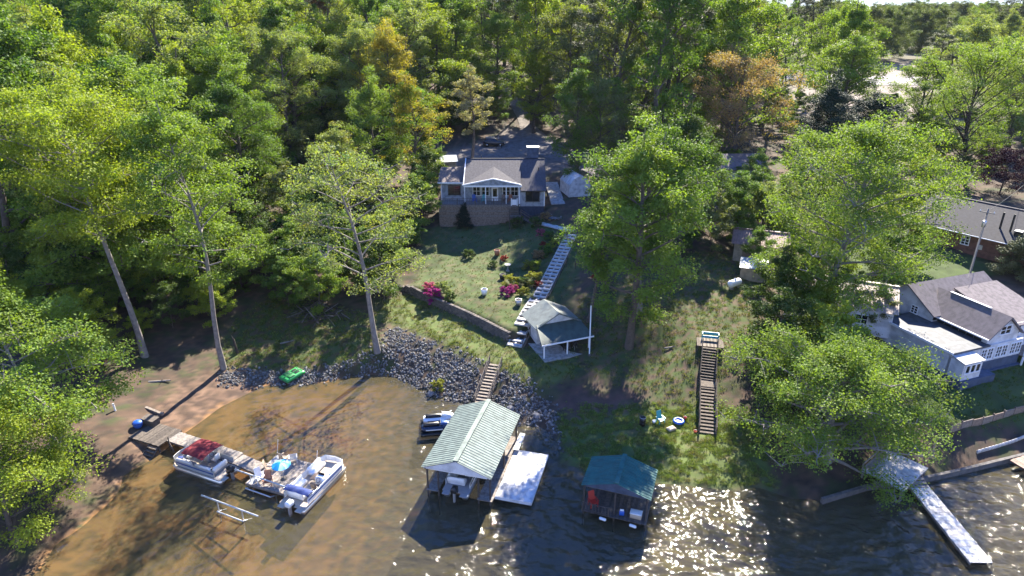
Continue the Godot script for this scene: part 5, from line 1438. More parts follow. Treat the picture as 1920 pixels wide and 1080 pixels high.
func riprap():
	var area := PackedVector2Array([Vector2(-32.3, -63.3), Vector2(-31.8, -64.3), Vector2(-26.1, -64.6), Vector2(-21.4, -64.9), Vector2(-16.9, -66.3), Vector2(-15.0, -68.3), Vector2(-14.5, -72.3), Vector2(-9.8, -68.3), Vector2(-4.7, -64.8), Vector2(-1.1, -62.0), Vector2(1.7, -60.6), Vector2(4.0, -57.4), Vector2(4.7, -54.7), Vector2(4.7, -50.3), Vector2(3.8, -52.3), Vector2(2.1, -54.4), Vector2(-1.6, -57.1), Vector2(-4.4, -58.4), Vector2(-9.0, -60.6), Vector2(-11.6, -62.8), Vector2(-14.2, -64.3), Vector2(-18.8, -63.6), Vector2(-23.2, -62.5), Vector2(-28.1, -61.7), Vector2(-31.1, -61.6)])
	var bare := PackedVector2Array([Vector2(2.8, -60.0), Vector2(7.4, -61.7), Vector2(7.5, -57.2), Vector2(5.1, -54.0)])
	var lo := Vector2(1e9, 1e9)
	var hi := -lo
	for p in area:
		lo = lo.min(p)
		hi = hi.max(p)
	var stone := stone_mesh(5)
	rng.seed = 31
	var spots := []
	for k in 70000:
		var p := Vector2(rng.randf_range(lo.x, hi.x), rng.randf_range(lo.y, hi.y))
		var q := p + Vector2(noise.get_noise_2d(p.x * 9.0, p.y * 9.0), noise.get_noise_2d(p.y * 9.0, p.x * 9.0)) * 1.4
		if not Geometry2D.is_point_in_polygon(q, area):
			continue
		var h := height(p.x, p.y)
		if h < -0.5 or noise.get_noise_2d(p.x * 4.0 + 90.0, p.y * 4.0) > 0.34 or Geometry2D.is_point_in_polygon(p, bare) and rng.randf() < 0.6:
			continue
		var s := 0.03 + 0.12 * pow(rng.randf(), 3.6)
		var g := clampf(0.2 + rng.randfn() * 0.085, 0.08, 0.55)
		spots.append([Transform3D(Basis.from_euler(Vector3(rng.randf() * 6.0, rng.randf() * 6.0, rng.randf() * 6.0)) * Basis.from_scale(Vector3(s * rng.randf_range(0.8, 1.5), s * rng.randf_range(0.5, 0.9), s)), Vector3(p.x, h + s * 0.35 + noise.get_noise_2d(p.x * 3.0, p.y * 3.0) * 0.12, p.y)), Color(g, g * 0.97, g * 0.93).lerp(Color(0.16, 0.115, 0.08), 0.7 if rng.randf() < 0.16 else 0.0)])
	many("riprap_stones", stone, mats.stone, spots, "loose grey riprap stones heaped along the bank", "stones")
	for k in 4:
		var p: Vector2 = [Vector2(-0.2, -57.2), Vector2(3.3, -52.6), Vector2(-8.6, -60.6), Vector2(2.4, -55.8)][k]
		var o := put(self, "boulder", stone, mats.boulder_grey, Transform3D(Basis.from_euler(Vector3(k, k * 2, 0)) * Basis.from_scale(Vector3(0.42, 0.3, 0.36)), at_ground(p.x, p.y, 0.12)))
		tag(o, ["grey boulder at the foot of the timber stair", "grey boulder at the water's edge by the grassy point", "grey boulder at the water's edge of the stone bank", "grey boulder on the bank right of the boathouse"][k], "boulder")

func planters():
	for c in [[Vector3(-3.49, 4.46, -76.95), "white_plastic", "white tub planter standing alone on the lawn"], [Vector3(0.78, 4.33, -74.00), "dull_steel", "grey tub planter by the foot of the garden stair"], [Vector3(-1.27, 4.45, -81.94), "black_plastic", "dark tub planter among the shrubs by the lawn"], [Vector3(-2.15, 4.95, -90.03), "terracotta", "terracotta planter by the orange flowers on the lawn"]]:
		var o := thing("planter", c[2], "planter", c[0])
		put(o, "pot", lathe([Vector2(0.01, 0.0), Vector2(0.32, 0.0), Vector2(0.42, 0.75), Vector2(0.37, 0.75), Vector2(0.34, 0.62)], 18), mats[c[1]])
		put(o, "soil", lathe([Vector2(0.355, 0.66), Vector2(0.01, 0.69)], 14), mats.dark_soil)
	var b := thing("bird_bath", "pale stone bird bath on the lawn beside the flower bed", "bird bath", Vector3(-0.58, 4.53, -84.82))
	put(b, "pedestal", lathe([Vector2(0.26, 0), Vector2(0.22, 0.1), Vector2(0.1, 0.2), Vector2(0.09, 0.7), Vector2(0.16, 0.8)], 14), mats.concrete)
	put(b, "basin", lathe([Vector2(0.1, 0.78), Vector2(0.42, 0.92), Vector2(0.44, 0.98), Vector2(0.38, 0.96), Vector2(0.01, 0.86)], 18), mats.pale_concrete)
	for c in [[Vector3(7.36, 5.43, -84.12), 1.5, "thin dark post in the rough grass right of the garden stair"], [Vector3(8.41, 5.50, -82.96), 1.4, "thin dark post beside a wire trellis right of the stair"]]:
		var o := thing("garden_post", c[2], "post", c[0])
		rod(o, "shaft", mats.old_wood, Vector3(0, -0.2, 0), Vector3(0.05, c[1], 0), 0.05)
		box(o, "post_cap", mats.old_wood_light, Vector3(0.05, c[1] + 0.03, 0), Vector3(0.14, 0.05, 0.14))
	var ring := thing("fire_ring", "ring of grey stones with ash on the lawn's edge right of the deck steps", "fire ring", Vector3(6.54, 7.99, -98.34))
	var stone := stone_mesh(8)
	for k in 12:
		var a := TAU * k / 12.0
		put(ring, "stone", stone, mats.boulder_grey, Transform3D(Basis(Vector3.UP, k * 1.3) * Basis.from_scale(Vector3.ONE * 0.17), Vector3(cos(a) * 1.0, 0.1, sin(a) * 1.0)))
	put(ring, "ash_bed", lathe([Vector2(0.95, 0.05), Vector2(0.01, 0.09)], 16), mats.dark_concrete)


# ---------------------------------------------------------------- trees
# A tree: a trunk that bends and tapers, limbs that leave it and fork, and leaves in clumps round the ends of the limbs.
class Wood:
	var pos := PackedVector3Array()
	var nor := PackedVector3Array()
	var idx := PackedInt32Array()
	func limb(path: Array, r0: float, r1: float, sides: int):
		var first := pos.size()
		for i in path.size():
			var d: Vector3 = (path[mini(i + 1, path.size() - 1)] - path[maxi(i - 1, 0)]).normalized()
			var x := d.cross(Vector3(0.31, 0.17, 0.93)).normalized()
			var y := d.cross(x)
			var r := lerpf(r0, r1, float(i) / (path.size() - 1))
			if i == 0 and r0 > 0.12:
				r *= 1.25
			for k in sides:
				var a := TAU * k / sides
				var n := x * cos(a) + y * sin(a)
				pos.append(path[i] + n * r)
				nor.append(n)
		for i in path.size() - 1:
			for k in sides:
				var a := first + i * sides + k
				var b := first + i * sides + (k + 1) % sides
				idx.append_array(PackedInt32Array([a, a + sides, b, b, a + sides, b + sides]))
	func commit() -> ArrayMesh:
		var arr := []
		arr.resize(Mesh.ARRAY_MAX)
		arr[Mesh.ARRAY_VERTEX] = pos
		arr[Mesh.ARRAY_NORMAL] = nor
		arr[Mesh.ARRAY_INDEX] = idx
		var m := ArrayMesh.new()
		m.add_surface_from_arrays(Mesh.PRIMITIVE_TRIANGLES, arr)
		return m

class Leaves:
	var pos := PackedVector3Array()
	var col := PackedColorArray()
	var idx := PackedInt32Array()
	func leaf(c: Vector3, n: Vector3, along: Vector3, l: float, w: float, tint: Color):
		var a := along.slide(n).normalized() * l
		var b := n.cross(a).normalized() * w
		var k := pos.size()
		pos.append(c - a)
		pos.append(c + b + n * w * 0.25)
		pos.append(c + a)
		pos.append(c - b + n * w * 0.25)
		for i in 4:
			col.append(tint)
		idx.append(k)
		idx.append(k + 1)
		idx.append(k + 2)
		idx.append(k)
		idx.append(k + 2)
		idx.append(k + 3)
	func commit() -> ArrayMesh:
		var arr := []
		arr.resize(Mesh.ARRAY_MAX)
		arr[Mesh.ARRAY_VERTEX] = pos
		arr[Mesh.ARRAY_COLOR] = col
		arr[Mesh.ARRAY_INDEX] = idx
		var m := ArrayMesh.new()
		m.add_surface_from_arrays(Mesh.PRIMITIVE_TRIANGLES, arr)
		return m

func ball() -> Vector3:
	return Vector3(rng.randfn(), rng.randfn(), rng.randfn()).normalized()

# widest at `belly` of the crown's height; 0 at both ends
func outline(shape: String, t: float) -> float:
	match shape:
		"round": return sqrt(maxf(0.0, 1.0 - pow(absf(t - 0.45) / 0.56, 2.2)))
		"oval": return pow(maxf(0.0, sin(PI * pow(clampf(t, 0.0, 1.0), 0.8))), 0.75)
		"cone": return clampf(1.02 - t, 0.0, 1.0) * (0.85 + 0.15 * sin(t * 40.0)) + 0.04
		"wide": return sqrt(maxf(0.0, 1.0 - pow(absf(t - 0.35) / 0.66, 2.0)))
		"pine": return 0.35 + 0.65 * sin(PI * clampf(t * 0.8 + 0.25, 0.0, 1.0))
	return 1.0

# o: h height, cb where the crown begins (share of h), r crown radius, shape, limbs, clumps per limb, leaves per clump, size of a leaf, lean, trunk radius
func grow(sd: int, o: Dictionary) -> Array:
	rng.seed = sd
	var h: float = o.h
	var cb: float = o.get("cb", 0.3)
	var r: float = o.r
	var lean: Vector3 = o.get("lean", Vector3.ZERO)
	var tr: float = o.get("tr", 0.018 * h)
	var shape: String = o.get("shape", "oval")
	var size: float = o.get("size", 0.2) * 0.76
	var nl: int = o.get("limbs", 16)
	var per: int = o.get("per", 9)
	var many: int = int(o.get("leaves", 70) * 1.42)
	var cr: float = o.get("clump", 0.22) * r * 0.86
	var droop: float = o.get("droop", 0.0)
	var wood := Wood.new()
	var leaves := Leaves.new()
	var path := []
	var wob := Vector3(rng.randfn(), 0, rng.randfn()) * 0.02 * h
	var wob2 := Vector3(rng.randfn(), 0, rng.randfn()) * 0.015 * h
	for i in 10:
		var t := i / 9.0
		path.append(Vector3(0, t * h * 0.93 - 0.3 * (1.0 - t), 0) + lean * t * (0.6 + 0.4 * t) + wob * sin(t * 3.5) + wob2 * sin(t * 7.0 + 1.0))
	wood.limb(path, tr, tr * 0.12, 9)
	var spin := rng.randf() * TAU
	for i in nl:
		var q := (i + rng.randf()) / nl
		var t0 := lerpf(cb * 0.92, 0.9, pow(q, 0.9))
		var at := path_at(path, t0)
		spin += 2.4 + rng.randfn() * 0.35
		var tc := clampf((t0 - cb) / (1.0 - cb) + 0.12, 0.02, 1.0)
		var reach := outline(shape, tc) * r * rng.randf_range(0.72, 1.12)
		var up: float = o.get("up", 0.45) * (0.6 + 0.9 * tc) + rng.randfn() * 0.12
		var dir := Vector3(cos(spin), up, sin(spin))
		var end := at + dir * reach
		end.y = minf(end.y, h * 0.99 + lean.y)
		var bend := Vector3(rng.randfn(), rng.randfn() + 0.6, rng.randfn()) * reach * 0.09
		var limb := []
		for k in 6:
			var s := k / 5.0
			limb.append(at.lerp(end, s) + bend * sin(s * PI) + Vector3(0, -droop * reach * s * s, 0))
		var lr := clampf(tr * 0.42 * (1.0 - t0 * 0.6), 0.025, 0.25)
		wood.limb(limb, lr, 0.02, 5)
		for k in per:
			var s := lerpf(0.3, 1.04, pow((k + rng.randf()) / per, 0.75))
			var from := path_at(limb, minf(s, 1.0))
			var side := ball() * reach * rng.randf_range(0.08, 0.36) * (1.25 - 0.5 * s)
			side.y = side.y * 0.7 + 0.05 * reach
			var c := from + side
			if rng.randf() < 0.7:
				wood.limb([from, from.lerp(c, 0.55) + ball() * 0.1, c], 0.03 + lr * 0.2, 0.012, 4)
			clump(leaves, c, cr * rng.randf_range(0.65, 1.3), int(many * rng.randf_range(0.6, 1.3)), size, o)
	# the leader's own leaves
	for k in int(per * 1.3):
		var c := path_at(path, rng.randf_range(0.86, 1.0)) + ball() * r * 0.2
		clump(leaves, c + Vector3(0, 0.03 * h, 0), cr * rng.randf_range(0.6, 1.0), many, size, o)
	return [leaves.commit(), wood.commit()]

func path_at(path: Array, t: float) -> Vector3:
	var f := clampf(t, 0.0, 1.0) * (path.size() - 1)
	var i := mini(int(f), path.size() - 2)
	return path[i].lerp(path[i + 1], f - i)

func clump(leaves: Leaves, c: Vector3, cr: float, many: int, size: float, o: Dictionary):
	var flat_y: float = o.get("flat", 0.6)
	var vary: float = o.get("vary", 0.16)
	var b := 1.0 + rng.randfn() * vary
	var warm: float = rng.randfn() * o.get("warm", 0.07)
	var other: Color = o.get("other", Color(1, 1, 1))
	var share: float = o.get("share", 0.0)
	var mixed := Color(1, 1, 1).lerp(other, 1.0 if rng.randf() < share else 0.0)
	var tip := ball()
	tip.y = absf(tip.y) * 0.4
	var needle: bool = o.get("needle", false)
	for i in many:
		var d := ball() * pow(rng.randf(), 0.45)
		var p := c + Vector3(d.x, d.y * flat_y, d.z) * cr + tip * cr * 0.4 * rng.randf()
		var n := (ball() * 0.75 + Vector3(0, 0.75, 0) + d * 0.3).normalized()
		var s := size * rng.randf_range(0.65, 1.3)
		var v := b * (1.0 + rng.randfn() * 0.12)
		var tint := Color(mixed.r * v * (1.0 + warm), mixed.g * v, mixed.b * v * (1.0 - warm))
		var along := ball() + d * 0.8 - Vector3(0, 0.3, 0)
		leaves.leaf(p, n, along, s * (1.3 if needle else 0.62), s * (0.13 if needle else 0.42), tint)

func leaf_mat(key: String, r: float, g: float, b: float, through := Color(1.0, 1.0, 0.5)):
	var m := flat("leaf_" + key, r, g, b, 0.55)
	m.vertex_color_use_as_albedo = true
	m.metallic_specular = 0.3
	m.cull_mode = BaseMaterial3D.CULL_DISABLED
	m.backlight_enabled = true
	m.backlight = through

var kinds := {}
var heroes := []

func plant_tree(called: String, label: String, category: String, meshes: Array, leaf: String, bark: String, at: Vector3, turn: float, scale: Vector3, group := "") -> Node3D:
	var o := thing(called, label, category, at, turn, group)
	put(o, "crown", meshes[0], mats["leaf_" + leaf], Transform3D(Basis.from_scale(scale), Vector3.ZERO))
	put(o, "trunk", meshes[1], mats[bark], Transform3D(Basis.from_scale(scale), Vector3.ZERO))
	return o

func build_trees():
	leaf_mat("yellow_green", 0.275, 0.35, 0.045)
	leaf_mat("fresh", 0.205, 0.30, 0.055)
	leaf_mat("mid", 0.13, 0.22, 0.045)
	leaf_mat("deep", 0.085, 0.14, 0.035)
	leaf_mat("pale", 0.265, 0.325, 0.115)
	leaf_mat("grey_green", 0.175, 0.21, 0.09)
	leaf_mat("gold", 0.42, 0.36, 0.06)
	leaf_mat("rust", 0.37, 0.255, 0.15)
	leaf_mat("cedar", 0.03, 0.055, 0.028, Color(0.25, 0.3, 0.15))
	leaf_mat("pine", 0.12, 0.135, 0.06, Color(0.5, 0.5, 0.3))
	leaf_mat("purple", 0.06, 0.018, 0.025, Color(0.7, 0.35, 0.35))
	leaf_mat("ivory", 0.34, 0.32, 0.22)
	# ---- the trees that stand out, one by one
	single(1, "maple_tree", "tall maple with dense yellow green crown and bare trunk leaning over the bank", Vector3(-41.00, 1.87, -65.35), {"h": 31.0, "cb": 0.5, "r": 7.6, "lean": Vector3(-4.2, 0, -1.5), "tr": 0.36, "limbs": 36, "per": 13, "leaves": 84, "size": 0.25, "shape": "round"}, "yellow_green", "pale_bark")
	single(2, "sweetgum_tree", "slender tree with airy light green crown on the bank near the green pedal boat", Vector3(-31.38, 1.12, -64.29), {"h": 31.5, "cb": 0.40, "r": 6.2, "lean": Vector3(-2.0, 0, -1.0), "tr": 0.30, "limbs": 34, "per": 11, "leaves": 54, "size": 0.25, "clump": 0.2}, "fresh", "pale_bark")
	single(3, "oak_tree", "sparse pale oak with leaning bare trunk at the corner of the stone bank", Vector3(-15.11, 2.09, -66.81), {"h": 24.0, "cb": 0.36, "r": 7.6, "lean": Vector3(-3.2, 0, 0), "tr": 0.34, "limbs": 24, "per": 10, "leaves": 36, "size": 0.24, "clump": 0.17, "up": 0.35, "shape": "round", "warm": 0.12}, "pale", "pale_bark")
	single(4, "sycamore_tree", "loose light green tree leaning out over the shore left of the timber dock", Vector3(-36.84, 0.96, -45.29), {"h": 20.0, "cb": 0.16, "r": 7.4, "lean": Vector3(-5.0, 0, -2.0), "tr": 0.24, "limbs": 34, "per": 13, "leaves": 64, "size": 0.23, "clump": 0.18, "up": 0.15}, "fresh", "pale_bark")
	single(5, "willow_tree", "feathery yellow green tree at the water's edge below the leaning sycamore", Vector3(-37.12, 0.46, -38.86), {"h": 14.5, "cb": 0.06, "r": 5.6, "tr": 0.2, "limbs": 32, "per": 12, "leaves": 66, "size": 0.2, "clump": 0.22, "lean": Vector3(0.5, 0, 0)}, "yellow_green", "bark")
	single(6, "tulip_tree", "broad bright green tree beside the garden stair, its trunk on the slope", Vector3(14.71, 4.94, -70.26), {"h": 22.5, "cb": 0.32, "r": 6.7, "tr": 0.42, "limbs": 38, "per": 15, "leaves": 70, "up": 0.55, "size": 0.25, "lean": Vector3(1.0, 0, 0)}, "mid", "pale_bark")
	single(7, "elm_tree", "olive grey sparse tree standing right behind the white canvas shed", Vector3(14.19, 9.50, -110.61), {"h": 18.0, "cb": 0.25, "r": 6.0, "tr": 0.28, "limbs": 28, "per": 12, "leaves": 44, "size": 0.2, "clump": 0.18, "shape": "round"}, "grey_green", "bark")
	single(26, "tulip_tree", "slim green tree whose bare trunk rises right behind the lake hut", Vector3(8.89, 3.80, -70.48), {"h": 15.0, "cb": 0.45, "r": 4.6, "tr": 0.26, "limbs": 22, "per": 11, "leaves": 56, "size": 0.22, "lean": Vector3(2.0, 0, -0.5)}, "mid", "bark")
	single(28, "hawthorn_tree", "light green tree hiding the left end of the cottage", Vector3(26.0, 8.11, -91.5), {"h": 13.0, "cb": 0.08, "r": 4.8, "limbs": 28, "per": 11, "leaves": 60, "size": 0.22}, "mid", "bark")
	single(29, "hawthorn_tree", "deep green tree behind the broad tree on the slope", Vector3(25.4, 8.57, -96.2), {"h": 17.0, "cb": 0.1, "r": 5.4, "limbs": 28, "per": 12, "leaves": 60, "size": 0.24}, "deep", "bark")
	single(30, "hawthorn_tree", "pale green small tree between the cottage and the tan shed", Vector3(35.6, 7.46, -91.0), {"h": 8.0, "cb": 0.06, "r": 3.6, "limbs": 24, "per": 10, "leaves": 56, "size": 0.2}, "pale", "bark")
	single(31, "ash_tree", "mid green tree shading the driveway's right edge", Vector3(10.5, 9.38, -111.2), {"h": 22.0, "cb": 0.12, "r": 5.2, "limbs": 30, "per": 11, "leaves": 56, "size": 0.25}, "mid", "bark")
	single(32, "ash_tree", "yellow green tree beside the thin pines behind the driveway", Vector3(5.9, 10.54, -157.0), {"h": 22.0, "cb": 0.15, "r": 4.8, "limbs": 28, "per": 11, "leaves": 56, "size": 0.25}, "yellow_green", "bark")
	single(8, "poplar_tree", "tall fresh green tree standing behind the broad tree by the stair", Vector3(12.9, 2.85, -64.9), {"h": 26.0, "cb": 0.2, "r": 6.0, "limbs": 28, "per": 12, "leaves": 60, "size": 0.26}, "fresh", "bark")
	single(9, "red_oak_tree", "wide rusty tan oak in new leaf above the utility pole", Vector3(40.80, 9.50, -122.39), {"h": 21.5, "cb": 0.2, "r": 10.0, "limbs": 30, "per": 13, "leaves": 48, "size": 0.26, "clump": 0.16, "up": 0.5, "shape": "wide", "other": Color(0.75, 1.05, 0.7), "share": 0.12}, "rust", "bark")
	single(10, "sycamore_tree", "great light green tree with many limbs above the pink roofed garage", Vector3(35.35, 4.28, -69.91), {"h": 24.0, "cb": 0.05, "r": 9.4, "tr": 0.46, "limbs": 48, "per": 16, "leaves": 64, "size": 0.23, "clump": 0.17, "lean": Vector3(4.6, 0, -2.5), "shape": "round"}, "fresh", "pale_bark")
	single(11, "water_oak_tree", "dense spreading green tree hanging over the lake beside the white dock platform", Vector3(27.77, 0.74, -48.66), {"h": 12.0, "cb": 0.06, "r": 8.5, "tr": 0.42, "limbs": 44, "per": 18, "leaves": 54, "size": 0.2, "clump": 0.16, "up": 0.3, "shape": "wide"}, "fresh", "pale_bark")
	single(12, "cottonwood_tree", "tall airy light green tree with upright limbs behind the brick house", Vector3(82.87, 8.35, -122.99), {"h": 24.0, "cb": 0.15, "r": 9.4, "limbs": 30, "per": 14, "leaves": 46, "size": 0.26, "up": 0.95, "clump": 0.16}, "fresh", "dark_bark")
	single(13, "ash_tree", "rounded mid green tree among the yellow green trees left of the house", Vector3(-41.45, 8.08, -100.32), {"h": 22.0, "cb": 0.1, "r": 6.8, "limbs": 28, "per": 13, "leaves": 80, "size": 0.24}, "mid", "bark")
	single(14, "hickory_tree", "soft yellow green round tree rising above the wood left of the driveway", Vector3(-40.69, 9.85, -126.18), {"h": 26.0, "cb": 0.2, "r": 8.0, "limbs": 28, "per": 12, "leaves": 66, "size": 0.26, "shape": "round", "clump": 0.18}, "pale", "bark")
	single(15, "golden_oak_tree", "golden yellow tree in new leaf at the edge of the dark wood", Vector3(-24.30, 10.24, -136.83), {"h": 25.5, "cb": 0.3, "r": 6.6, "limbs": 26, "per": 11, "leaves": 62, "size": 0.27}, "gold", "bark")
	single(16, "golden_oak_tree", "tan and green tree in new leaf overhanging the shed beside the house", Vector3(-17.69, 8.46, -117.32), {"h": 20.0, "cb": 0.12, "r": 6.0, "limbs": 26, "per": 12, "leaves": 62, "size": 0.24, "other": Color(0.42, 0.78, 0.6), "share": 0.45}, "gold", "bark")
	single(17, "dogwood_tree", "fresh green tree leaning towards the left end of the house", Vector3(-23.90, 8.45, -114.71), {"h": 20.0, "cb": 0.08, "r": 6.0, "limbs": 26, "per": 12, "leaves": 64, "size": 0.23}, "fresh", "bark")
	single(18, "cedar_tree", "dark evergreen cedar with dense pointed crown behind the utility pole", Vector3(54.28, 9.35, -116.48), {"h": 18.5, "cb": 0.03, "r": 5.6, "limbs": 60, "per": 12, "leaves": 70, "size": 0.2, "shape": "oval", "up": 0.3, "clump": 0.2, "vary": 0.1}, "cedar", "dark_bark")
	single(19, "cedar_tree", "lower dark evergreen cedar growing against the pointed cedar", Vector3(65.27, 8.91, -122.35), {"h": 15.5, "cb": 0.03, "r": 5.2, "limbs": 50, "per": 12, "leaves": 70, "size": 0.2, "shape": "round", "up": 0.3, "clump": 0.2, "vary": 0.1}, "cedar", "dark_bark")
	single(20, "plum_tree", "small purple leaved tree behind the dark roofed brick house", Vector3(84.7, 7.67, -113.2), {"h": 8.0, "cb": 0.12, "r": 4.2, "limbs": 24, "per": 11, "leaves": 60, "size": 0.18, "shape": "round"}, "purple", "dark_bark")
	single(21, "river_birch_tree", "small bright green tree in front of the grey roofed cottage", Vector3(31.9, 7.73, -91.3), {"h": 9.0, "cb": 0.08, "r": 3.9, "limbs": 24, "per": 11, "leaves": 64, "size": 0.2}, "mid", "bark")
	single(22, "oak_tree", "sparse tan and pale green oak beside the slender airy tree", Vector3(-26.39, 6.83, -98.76), {"h": 16.0, "cb": 0.1, "r": 5.6, "limbs": 26, "per": 10, "leaves": 46, "size": 0.23, "clump": 0.18, "other": Color(1.25, 0.95, 0.9), "share": 0.4}, "pale", "bark")
	single(23, "ivory_tree", "pale ivory tree in new leaf standing in the dark wood behind the house", Vector3(-6.9, 8.33, -116.7), {"h": 21.0, "cb": 0.5, "r": 3.6, "limbs": 22, "per": 9, "leaves": 46, "size": 0.24}, "ivory", "bark")
	single(24, "magnolia_tree", "dark dense evergreen tree at the left edge of the driveway", Vector3(-9.4, 11.02, -154.7), {"h": 15.0, "cb": 0.04, "r": 5.4, "limbs": 40, "per": 12, "leaves": 66, "size": 0.24, "shape": "oval"}, "deep", "dark_bark")
	single(25, "juniper_tree", "grey green juniper with drooping branches by the brick house gutter", Vector3(65.88, 5.68, -79.67), {"h": 6.5, "cb": 0.05, "r": 3.4, "limbs": 34, "per": 10, "leaves": 56, "size": 0.2, "droop": 0.5}, "pine", "dark_bark")
	# ---- the wood: kinds grown once, then planted again and again
	kinds = {
		"round": grow(101, {"h": 20.0, "cb": 0.1, "r": 5.8, "limbs": 26, "per": 11, "leaves": 60, "size": 0.26, "shape": "round"}),
		"oval": grow(102, {"h": 22.0, "cb": 0.1, "r": 5.2, "limbs": 30, "per": 11, "leaves": 60, "size": 0.26}),
		"airy": grow(103, {"h": 23.0, "cb": 0.15, "r": 5.0, "limbs": 28, "per": 9, "leaves": 36, "size": 0.25, "clump": 0.18}),
		"full": grow(104, {"h": 19.0, "cb": 0.06, "r": 6.2, "limbs": 30, "per": 12, "leaves": 64, "size": 0.27, "shape": "wide"}),
		"spire": grow(110, {"h": 23.0, "cb": 0.08, "r": 4.3, "limbs": 34, "per": 9, "leaves": 56, "size": 0.24, "up": 0.8}),
		"ragged": grow(111, {"h": 21.0, "cb": 0.1, "r": 6.2, "limbs": 20, "per": 12, "leaves": 60, "size": 0.25, "clump": 0.17, "shape": "round", "up": 0.6}),
		"pine": grow(105, {"h": 26.0, "cb": 0.52, "r": 3.7, "limbs": 22, "per": 9, "leaves": 70, "size": 0.24, "shape": "pine", "needle": true, "up": 0.25, "tr": 0.27, "clump": 0.22}),
		"pine_thin": grow(106, {"h": 27.0, "cb": 0.62, "r": 3.2, "limbs": 18, "per": 8, "leaves": 64, "size": 0.24, "shape": "pine", "needle": true, "up": 0.3, "tr": 0.24, "clump": 0.24}),
		"young": grow(107, {"h": 8.0, "cb": 0.08, "r": 2.9, "limbs": 20, "per": 9, "leaves": 46, "size": 0.2, "tr": 0.08}),
		"bush": grow(108, {"h": 3.6, "cb": 0.02, "r": 2.2, "limbs": 16, "per": 8, "leaves": 46, "size": 0.17, "tr": 0.05, "shape": "round"}),
		"bush_wide": grow(109, {"h": 2.4, "cb": 0.02, "r": 2.4, "limbs": 16, "per": 8, "leaves": 42, "size": 0.16, "tr": 0.05, "shape": "wide"}),
	}
	# the far wood, beyond where single trees can be told apart
	rng.seed = 77
	var spots := []
	for k in 2600:
		var z := -rng.randf_range(300.0, 900.0)
		var x := rng.randf_range(-0.85, 0.85) * absf(z)
		if x > 0.36 * absf(z) and rng.randf() < 0.75:
			continue
		var s := rng.randf_range(0.9, 1.35)
		spots.append([Transform3D(Basis(Vector3.UP, rng.randf() * TAU) * Basis.from_scale(Vector3(s, s, s)), Vector3(x, clampf(height(x, z), 6.0, 26.0) if z > -330.0 else 16.0, z)), Color.from_hsv(rng.randf_range(0.2, 0.3), 0.2, rng.randf_range(0.6, 1.1))])
	many("far_wood", kinds.full[0], mats.leaf_grey_green, spots, "distant green wood along the skyline", "wood")
	rng.seed = 99
	plant_wood()

func single(sd: int, called: String, label: String, at: Vector3, o: Dictionary, leaf: String, bark: String):
	var p := at
	p.y = height(at.x, at.z) - 0.05
	heroes.append([Vector2(p.x, p.z), o.r])
	plant_tree(called, label, "tree", grow(sd * 7 + 3, o), leaf, bark, p, 0.0, Vector3.ONE)


func many(called: String, mesh: Mesh, m: Material, spots: Array, label: String, category: String) -> MultiMeshInstance3D:
	var mm := MultiMesh.new()
	mm.transform_format = MultiMesh.TRANSFORM_3D
	mm.use_colors = true
	mm.mesh = mesh
	mm.instance_count = spots.size()
	for i in spots.size():
		mm.set_instance_transform(i, spots[i][0])
		mm.set_instance_color(i, spots[i][1])
	var o := MultiMeshInstance3D.new()
	o.name = numbered(called)
	o.multimesh = mm
	o.material_override = m
	add_child(o)
	o.set_meta("kind", "stuff")
	tag(o, label, category)
	return o

const SAYS := {
	"yellow_green": "yellow green", "fresh": "light green", "mid": "mid green", "deep": "deep green",
	"pale": "pale green", "grey_green": "grey green", "gold": "golden", "rust": "rusty tan", "pine": "dark"}
const FORM := {"round": "with rounded crown", "oval": "with tall oval crown", "airy": "with thin airy crown", "full": "with broad full crown", "spire": "with narrow upright crown", "ragged": "with ragged crown", "pine": "pine with bare trunk", "pine_thin": "thin topped pine", "young": "sapling", "bush": "upright bush", "bush_wide": "low spreading bush"}

